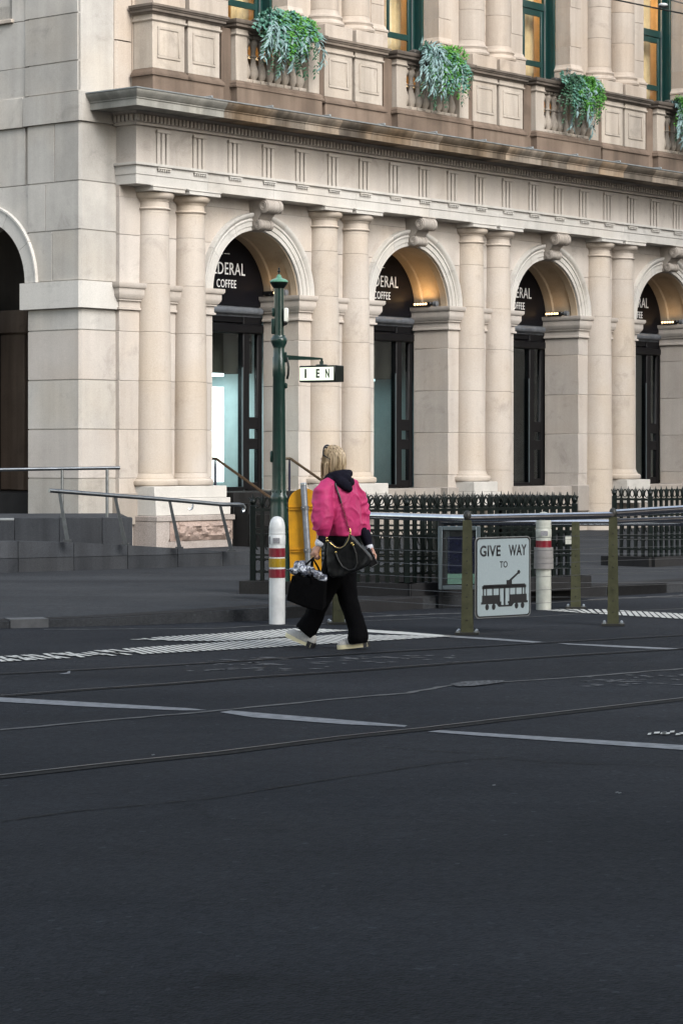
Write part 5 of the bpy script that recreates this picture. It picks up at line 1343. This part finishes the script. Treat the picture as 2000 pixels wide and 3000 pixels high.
erings(body, [(wp(1000, 1415), .15, .07, HD), (wp(1000, 1460), .17, .095, HD), (wp(1005, 1530), .14, .09, HD), (wp(1005, 1590), .15, .10, HD), (wp(1003, 1625), .13, .09, HD)])
limb(body, [shL, elL, wrL], [.05, .042, .027]); limb(body, [shR, elR, wrR], [.05, .042, .027])
limb(body, [wp(990, 1620, -.06), wp(950, 1757, 0), wp(900, 1868, .10)], [.075, .055, .036]); limb(body, [wp(1014, 1620, .05), wp(1016, 1757, 0), wp(1056, 1872, -.06)], [.075, .055, .036])
def hand(mb, wrist, dn, palmn, curl, sc=1.0, thumb_side=1):
    """palm, four bent fingers of different lengths and a thumb that leaves the side of the palm; dn = wrist to knuckles, palmn = out of the palm"""
    dn = dn.normalized(); sd_ = dn.cross(palmn).normalized(); pn = sd_.cross(dn).normalized()
    kn = wrist+dn*.085*sc
    limb(mb, [wrist-dn*.01, wrist+dn*.03*sc, wrist+dn*.06*sc], [.024*sc, .028*sc, .031*sc], 10)
    for j, (ln, off) in enumerate(((.078, .030), (.086, .010), (.080, -.011), (.064, -.030))):
        off *= thumb_side
        root = wrist+dn*.062*sc+sd_*off*.8*sc; k0 = kn+sd_*off*sc-pn*.004
        pts = [root, k0]; a = 0.0; p = k0
        for part, cv in ((.46, curl[0]), (.30, curl[1]), (.24, curl[2])):
            a += cv; p = p+(dn*math.cos(a)+pn*math.sin(a))*ln*part*sc; pts.append(p)
        limb(mb, pts, [.0125*sc, .0112*sc, .0095*sc, .0085*sc, .007*sc], 8)
    th0 = wrist+dn*.025*sc+sd_*.022*sc*thumb_side; th1 = th0+(dn*.6+sd_*.7*thumb_side+pn*.45).normalized()*.036*sc; th2 = th1+(dn*.75+pn*.75).normalized()*.032*sc; th3 = th2+(dn*.6+pn*.7-sd_*.3*thumb_side).normalized()*.022*sc
    limb(mb, [th0, th1, th2, th3], [.016*sc, .0125*sc, .010*sc, .0075*sc], 8)
hb = MB()
dnL = Vector((-.42, .05, -1)); hand(body, wrL+Vector((-.004, 0, -.012)), dnL, Vector((.45, .75, -.15)), (1.0, 1.25, .9), 1.0, -1)
dnR = Vector((.42, -.1, -1)); hand(body, wrR+Vector((.004, 0, -.008)), dnR, Vector((-.75, -.55, -.1)), (.55, .65, .5), 1.0, -1)
bo = fuse(body, 'body', M['skin'], person, .0045, 3)
MB().tube([wrL+Vector((-.056, -.012, -.098))+Vector((.011*math.cos(i*.785), .011*math.sin(i*.785), .002*math.sin(i))) for i in range(8)], .002, 5, True).build('ring', M['gold'], bo)
# --- trousers
tq = MB()
erings(tq, [(wp(1006, 1552), .15, .115, HD), (wp(1004, 1590), .165, .13, HD), (wp(1002, 1630), .165, .13, HD), (wp(1000, 1665), .14, .115, HD)])
limb(tq, [wp(988, 1630, -.07), wp(968, 1695, -.04), wp(941, 1758, .0), wp(919, 1810, .06), wp(894, 1852, .10)], [.100, .090, .078, .080, .096], 16)
limb(tq, [wp(1012, 1630, .06), wp(1012, 1695, .03), wp(1019, 1755, -.01), wp(1035, 1805, -.05), wp(1046, 1840, -.07), wp(1048, 1868, -.08)], [.100, .086, .078, .080, .083, .092], 16)
# cut the hems flat
def hemfold(co, n):
    f = noise.fractal(Vector((co.x*9, co.y*9, co.z*3.2)), .9, 2.0, 3)
    return .010*f
tr_ = fuse(tq, 'trousers', M['trouser'], person, .012, 5, hemfold)
bmh = bmesh.new(); bmh.from_mesh(tr_.data)
hl0, hl1 = wp(863, 1830, .1), wp(918, 1876, .1); hn = Vector(((hl1-hl0).z, 0, -(hl1-hl0).x)).normalized()
for side, (pt, nr) in enumerate(((hl0, hn), (wp(1046, 1884, -.08), Vector((.12, 0, -1))))):
    gl_ = [v for v in bmh.verts if (v.co.x < wp(958, 1800).x) == (side == 0) and v.co.z < .5]
    for v in gl_:
        d = (v.co-pt).dot(nr)
        if d > 0: v.co -= nr*d
bmh.to_mesh(tr_.data); bmh.free()
# --- jacket
jk = MB()
erings(jk, [(wp(1008, 1570), .165, .13, HD), (wp(1007, 1562), .175, .135, HD), (wp(1005, 1540), .19, .145, HD), (wp(1002, 1495), .20, .148, HD), (wp(998, 1450), .20, .135, HD), (wp(995, 1422), .185, .11, HD), (wp(992, 1402), .10, .08, HD)])
limb(jk, [wp(960, 1424, -.12), wp(946, 1448, -.17), wp(945, 1500, -.22), wp(945, 1538, -.235), wp(946, 1558, -.23), wp(944, 1574, -.22)], [.070, .080, .090, .086, .064, .048], 16)
limb(jk, [wp(1028, 1424, .12), wp(1043, 1452, .15), wp(1055, 1500, .18), wp(1059, 1535, .17), wp(1062, 1553, .15), wp(1066, 1566, .13)], [.068, .076, .079, .076, .060, .044], 16)
def wrinkle(co, n):
    q = Vector((co.x*3.6+co.z*4.2, co.y*3.6, co.z*7-co.x*4.5)); q += Vector((noise.noise(co*7), noise.noise(co*7+Vector((9, 3, 1))), noise.noise(co*7+Vector((2, 8, 5)))))*.55
    a = 1-abs(noise.noise(q))*2.6; b = 1-abs(noise.noise(q*2.1+Vector((4, 4, 4))))*2.4
    arm = min(1, max(0, (abs(co.x+.02)-.10)/.08)); low = min(1, max(0, (1.25-co.z)/.2))
    return (.016*a*abs(a)+.0025*b-.007)*(.40+.60*max(arm, low*.6))
jo = fuse(jk, 'jacket', M['pink'], person, .0085, 4, wrinkle)
cf = MB(); limb(cf, [wp(945, 1570, -.22), wp(941, 1580, -.225)], [.049, .043], 14); fuse(cf, 'sleeve_cuff', M['navy'], person, .006, 2)
cf = MB(); limb(cf, [wp(1066, 1558, .13), wp(1072, 1576, .115), wp(1077, 1592, .105)], [.050, .047, .040], 14); fuse(cf, 'sleeve_cuff', M['navy'], person, .006, 2)
cf = MB(); limb(cf, [wp(939, 1580, -.226), wp(935, 1592, -.228)], [.036, .037], 14); fuse(cf, 'shirt_cuff', M['shirt'], person, .005, 1)
cf = MB(); limb(cf, [wp(1077, 1594, .104), wp(1081, 1604, .10)], [.034, .035], 14); fuse(cf, 'shirt_cuff', M['shirt'], person, .005, 1)
# --- hood lying on the back
hd = MB()
rim = [neck+Vector((0, 0, .012))+HD*(.085*math.cos(a))-LT*(.105*math.sin(a))+Vector((0, 0, -.03*math.cos(a))) for a in [i*PI/10 for i in range(20)]]
for i in range(20): limb(hd, [rim[i], rim[(i+1) % 20]], [.032, .032], 8)
bk = -HD
for px, py, dy, r in ((968, 1404, -.09, .045), (990, 1402, -.10, .05), (1012, 1400, -.08, .048), (1024, 1412, -.04, .042), (1000, 1415, -.13, .05), (1014, 1424, -.135, .045), (1022, 1432, -.13, .034)): hd.ball(wp(px, py, dy), r, 12, 8)
fuse(hd, 'hood', M['navy'], person, .008, 5, lambda co, n: .006*noise.fractal(co*16, .8, 2.0, 3))
# --- hair
hrs = MB()
b_ = MB().ball((0, 0, .004), .112, 22, 16, (.95, .80, 1.10)); hb_ = MB()
def hairshell():
    vs, fs = [], []
    n, m = 26, 14
    for i in range(m+1):
        t = PI*.72*i/m
        for k in range(n+1):
            a = math.radians(62)+(2*PI-math.radians(124))*k/n
            r = .110; q = Vector((r*.98*math.sin(t)*math.cos(a), r*.80*math.sin(t)*math.sin(a), r*1.12*math.cos(t)+.004)); vs.append(headc+hm @ q)
    for i in range(m):
        for k in range(n): fs.append((i*(n+1)+k, i*(n+1)+k+1, (i+1)*(n+1)+k+1, (i+1)*(n+1)+k))
    return MB().add(vs, fs)
sh = hairshell(); ho = sh.build('hair', M['hair'], person, 80)
st = MB(); rh = random.Random(4)
for i in range(760):
    a = math.radians(rh.uniform(58, 302)); side = abs(math.cos(a/1.0)) 
    front = max(0, math.cos(a-0))        # locks beside the face hang longer
    near = min(a, 2*PI-a); longl = near < math.radians(98)
    endz = rh.uniform(-.235, -.15) if longl and rh.random() < .45 else rh.uniform(-.135, -.09)
    r0 = rh.uniform(.110, .117); pts = []; t0 = rh.uniform(.05, .5)
    for j in range(9):
        t = t0+(1.62-t0)*j/8
        q = Vector((r0*.98*math.sin(t)*math.cos(a), r0*.82*math.sin(t)*math.sin(a), r0*1.12*math.cos(t)+.004)); pts.append(q)
    base = pts[-1]; tuck = .72 if not longl else 1.02
    for j in range(1, 6):
        f = j/5; s_ = 1+(tuck-1)*f**1.6+rh.uniform(-.02, .02)
        pts.append(Vector((base.x*s_, base.y*s_*(1.12 if longl else 1.0), base.z+(endz-base.z)*f)))
    st.tube([headc+hm @ p for p in pts], [.0024]+[.0034]*(len(pts)-3)+[.0022, .0009], 3)
stuff(st.build('hair_strands', M['hair'], ho, 80))
# --- sunglasses pushed up on the head
sgl = MB()
arc = []
for i in range(13):
    a = math.radians(-80+160*i/12); arc.append(headc+hm @ Vector((.038+.018*math.cos(a), .088*math.sin(a), .030+.098*math.cos(a)+.004)))
sgl.tube(arc, .0075, 6)
for sg in (-1, 1): sgl.tube([arc[0 if sg < 0 else -1], headc+hm @ Vector((.01, sg*.093, .035)), headc+hm @ Vector((-.03, sg*.092, .015))], [.007, .005, .004], 6)
so = sgl.build('sunglasses', M['lens_dark'], person)
for sg in (-1, 1):
    ln = MB().ball((0, 0, 0), .030, 12, 8, (.8, 1.0, .25)); ln.v = [tuple(headc+hm @ (Vector(p)+Vector((.040, sg*.042, .114)))) for p in ln.v]; ln.build('lens', M['lens_dark'], so)
# --- shoes
def shoe(heel, d, pitch, name='shoe'):
    d = Vector((d[0], d[1], 0)).normalized(); s = Vector((-d.y, d.x, 0)); Mx = Matrix.Translation(heel) @ Matrix(((d.x, s.x, 0, 0), (d.y, s.y, 0, 0), (0, 0, 1, 0), (0, 0, 0, 1))) @ Matrix.Rotation(-pitch, 4, 'Y')
    out = [(0, .026), (.02, .034), (.08, .034), (.14, .040), (.19, .044), (.235, .038), (.262, .022), (.27, 0)]
    poly = [(x, -y) for x, y in out]+[(x, y) for x, y in out[::-1][1:]]+[(-.008, .012), (-.008, -.012)]
    up = MB(); rows = []
    for x, w_, h_ in ((.002, .026, .065), (.03, .034, .085), (.07, .035, .092), (.11, .038, .082), (.15, .042, .066), (.20, .043, .050), (.24, .035, .038), (.262, .018, .022)):
        rows.append((x, w_, h_))
    n = 14; vs = []; fs = []
    for x, w_, h_ in rows:
        for k in range(n): a = 2*PI*k/n; vs.append((x, w_*math.cos(a), .030+max(-.006, h_*math.sin(a)) if math.sin(a) < 0 else .030+h_*math.sin(a)))
    for i in range(len(rows)-1):
        for k in range(n): fs.append((i*n+k, i*n+(k+1) % n, (i+1)*n+(k+1) % n, (i+1)*n+k))
    fs += [tuple(range(n)), tuple(range((len(rows)-1)*n, len(rows)*n))[::-1]]
    up.add(vs, fs); up.fix = True
    o = up.xf(Mx).build(name, M['shoe_grey'], person, 60)
    MB().prism(poly, 0.0, .034).xf(Mx).build('sole', M['shoe_sole'], o, 40)
    MB().prism([(-.010, -.014), (.005, -.032), (.055, -.038), (.055, .038), (.005, .032), (-.010, .014)], -.002, .046).xf(Mx).box(0, 0, 0, 0, 0, 0).build('heel', M['shoe_black'], o, 40)
    lc = MB()
    for i in range(4): lc.tube([(.11+i*.022, -.030, .085-i*.010), (.113+i*.022, 0, .108-i*.014), (.11+i*.022, .030, .085-i*.010)], .0035, 5)
    lc.xf(Mx).build('laces', M['shirt'], o)
    return o
hl = wp(917, 1900, .055); shoe(Vector((hl.x, hl.y, .0)), (-.93, .36), math.radians(21))
hr = wp(1080, 1897, -.02); shoe(Vector((hr.x, -.02, .022)), (-.97, -.24), math.radians(-4.5))

# --- things she carries, each its own
from mathutils.bvhtree import BVHTree
def bvh(o): return BVHTree.FromPolygons([v.co.copy() for v in o.data.vertices], [tuple(p.vertices) for p in o.data.polygons])
TREES = [bvh(jo), bvh(tr_)]
CAMP = Vector((0, -PY0, H0))
def on_back(px, py, off=.012, dflt=-.2):
    d = (wp(px, py, dflt)-CAMP).normalized(); best = None
    for t in TREES:
        h = t.ray_cast(CAMP, d)
        if h[0] is not None and (best is None or h[3] < best): best = h[3]
    if best is None: return wp(px, py, dflt)
    return CAMP+d*(best-off)
hbag = thing('handbag', 'slouchy black leather handbag with gold fittings hanging behind the hip of the woman', 'bag', (0, PY0, 0))
hg = MB()
bagd = -.26
ol = [(1022, 1566), (1031, 1568), (1052, 1592), (1086, 1628), (1090, 1640), (1078, 1656), (1058, 1668), (1030, 1680), (1000, 1690), (975, 1692), (962, 1680), (958, 1650), (956, 1610), (958, 1588), (968, 1582), (985, 1602), (1003, 1602)]
pp = [wp(x, y, bagd) for x, y in ol]
hg.prism([(p.x, p.z) for p in pp], bagd-.05, bagd+.05, 'y')
fuse(hg, 'bag_body', M['leather'], hbag, .008, 14, lambda co, n: .008*noise.fractal(Vector((co.x*9, co.y*9, co.z*5)), .9, 2, 3))
fd = bagd-.055
MB().tube([wp(x, y, fd) for x, y in ((958, 1582), (968, 1594), (983, 1606), (996, 1609), (1010, 1601), (1021, 1584), (1025, 1565))], .0075, 8).build('handle', M['leather'], hbag)
MB().tube([wp(x, y, fd-.006) for x, y in ((966, 1590), (983, 1603), (996, 1606), (1010, 1598), (1020, 1582), (1024, 1566))], .0022, 6).build('gold_edge', M['gold'], hbag)
MB().tube([wp(x, y, fd-.01) for x, y in ((982, 1618), (990, 1640), (1003, 1661), (1022, 1671), (1040, 1667), (1046, 1650), (1042, 1620), (1032, 1594))], .0075, 8).build('handle', M['leather'], hbag)
for x, y, r in ((957, 1577, .010), (958, 1585, .012), (1030, 1592, .011), (1034, 1597, .010), (983, 1618, .009), (1025, 1558, .009)):
    MB().ball(wp(x, y, fd-.012), r, 10, 8, (1, .7, 1)).build('gold_stud', M['gold'], hbag)
pts = [on_back(x, y, .012) for x, y in ((977, 1402), (982, 1418), (989, 1440), (996, 1460), (1000, 1474))]
MB().tube(pts, .0085, 6).build('shoulder_strap', M['leather'], hbag)
c0, c1 = on_back(1001, 1478, .014), wp(1023, 1553, fd)
ch_ = None
_lk = MB().tube([(.005*math.cos(i*PI/4), 0, .0085*math.sin(i*PI/4)) for i in range(8)], .0019, 5, True).mesh('chain_link', M['brass'], 60)
for i in range(20):
    f = i/19; x, y = 1001+22*f, 1478+76*f; p = on_back(x, y, .012)
    o = place('chain_link', _lk, hbag, p, .2 if i % 2 else 1.5)
MB().tube([wp(1024, 1548, fd), wp(1026, 1556, fd), wp(1026, 1566, fd)], .006, 7).build('clasp', M['gold'], hbag)
# tote bag with clear film over its top
TY = -.34
tote = thing('tote_bag', 'black tote bag with crumpled clear film on top, held low by the woman', 'bag', (0, PY0, 0))
td = Vector((.985, -.17, 0)); tn = Vector((.17, .985, 0))
def tc_(px, py, o): return wp(px, py, TY)+tn*o
f4 = [tc_(857, 1684, -.06), tc_(956, 1702, -.06), tc_(948, 1790, -.08), tc_(843, 1758, -.08)]
b4 = [tc_(862, 1686, .06), tc_(956, 1702, .06), tc_(950, 1778, .08), tc_(852, 1750, .08)]
mid = [(a+b)/2 for a, b in zip(f4, f4[1:]+f4[:1])]
mb = MB().add(f4+b4+[tc_(905, 1781, -.075), tc_(905, 1772, .085)], [(0, 3, 8, 2, 1), (4, 5, 6, 9, 7), (0, 1, 5, 4), (1, 2, 6, 5), (2, 8, 9, 6), (8, 3, 7, 9), (3, 0, 4, 7)]); mb.fix = True
fuse(mb, 'bag_body', M['tote'], tote, .007, 2, lambda co, n: .006*noise.fractal(co*7, .9, 2, 3))
fm = MB()
for px, py, r in ((868, 1674, .045), (885, 1672, .058), (905, 1675, .062), (925, 1684, .055), (943, 1694, .045), (874, 1656, .038), (886, 1650, .028), (855, 1672, .028)):
    p = tc_(px, py, .0); fm.ball(p, r, 12, 8, (1, .95, .8))
limb(fm, [tc_(862, 1672, -.02), tc_(848, 1670, -.03), tc_(838, 1666, -.04)], [.028, .014, .004], 8)
fuse(fm, 'clear_film', M['film'], tote, .006, 2, lambda co, n: .016*noise.turbulence(co*18, 3, False))
hk = wp(916, 1637, -.255)
for a, o in (((870, 1690), -.062), ((900, 1694), .062), ((918, 1696), -.062), ((944, 1700), .062)):
    s = tc_(*a, o); MB().tube([s+Vector((0, 0, -.03)), s, s+(hk-s)*.55+Vector((0, -.01 if o < 0 else .02, .012)), hk+Vector((0, 0, .004)), hk+Vector((.012, 0, .008))], [.010, .010, .009, .007, .007], 6).build('strap', M['tote'], tote)
ph = thing('phone', 'black phone with a pale edge in the right hand of the woman', 'phone', (0, PY0, 0))
pc = wp(1083, 1633, -.02); pm = Matrix.Translation(pc) @ Matrix.Rotation(math.radians(-28), 4, 'Y') @ Matrix.Rotation(math.radians(14), 4, 'Z')
MB().box(-.036, .036, -.005, .005, -.075, .075, .004).xf(pm).build('case', M['lens_dark'], ph)
MB().box(-.037, .037, -.0025, .0025, -.0765, -.0752, 0).box(.0362, .0375, -.003, .003, -.073, .073).xf(pm).build('metal_edge', M['alu'], ph)
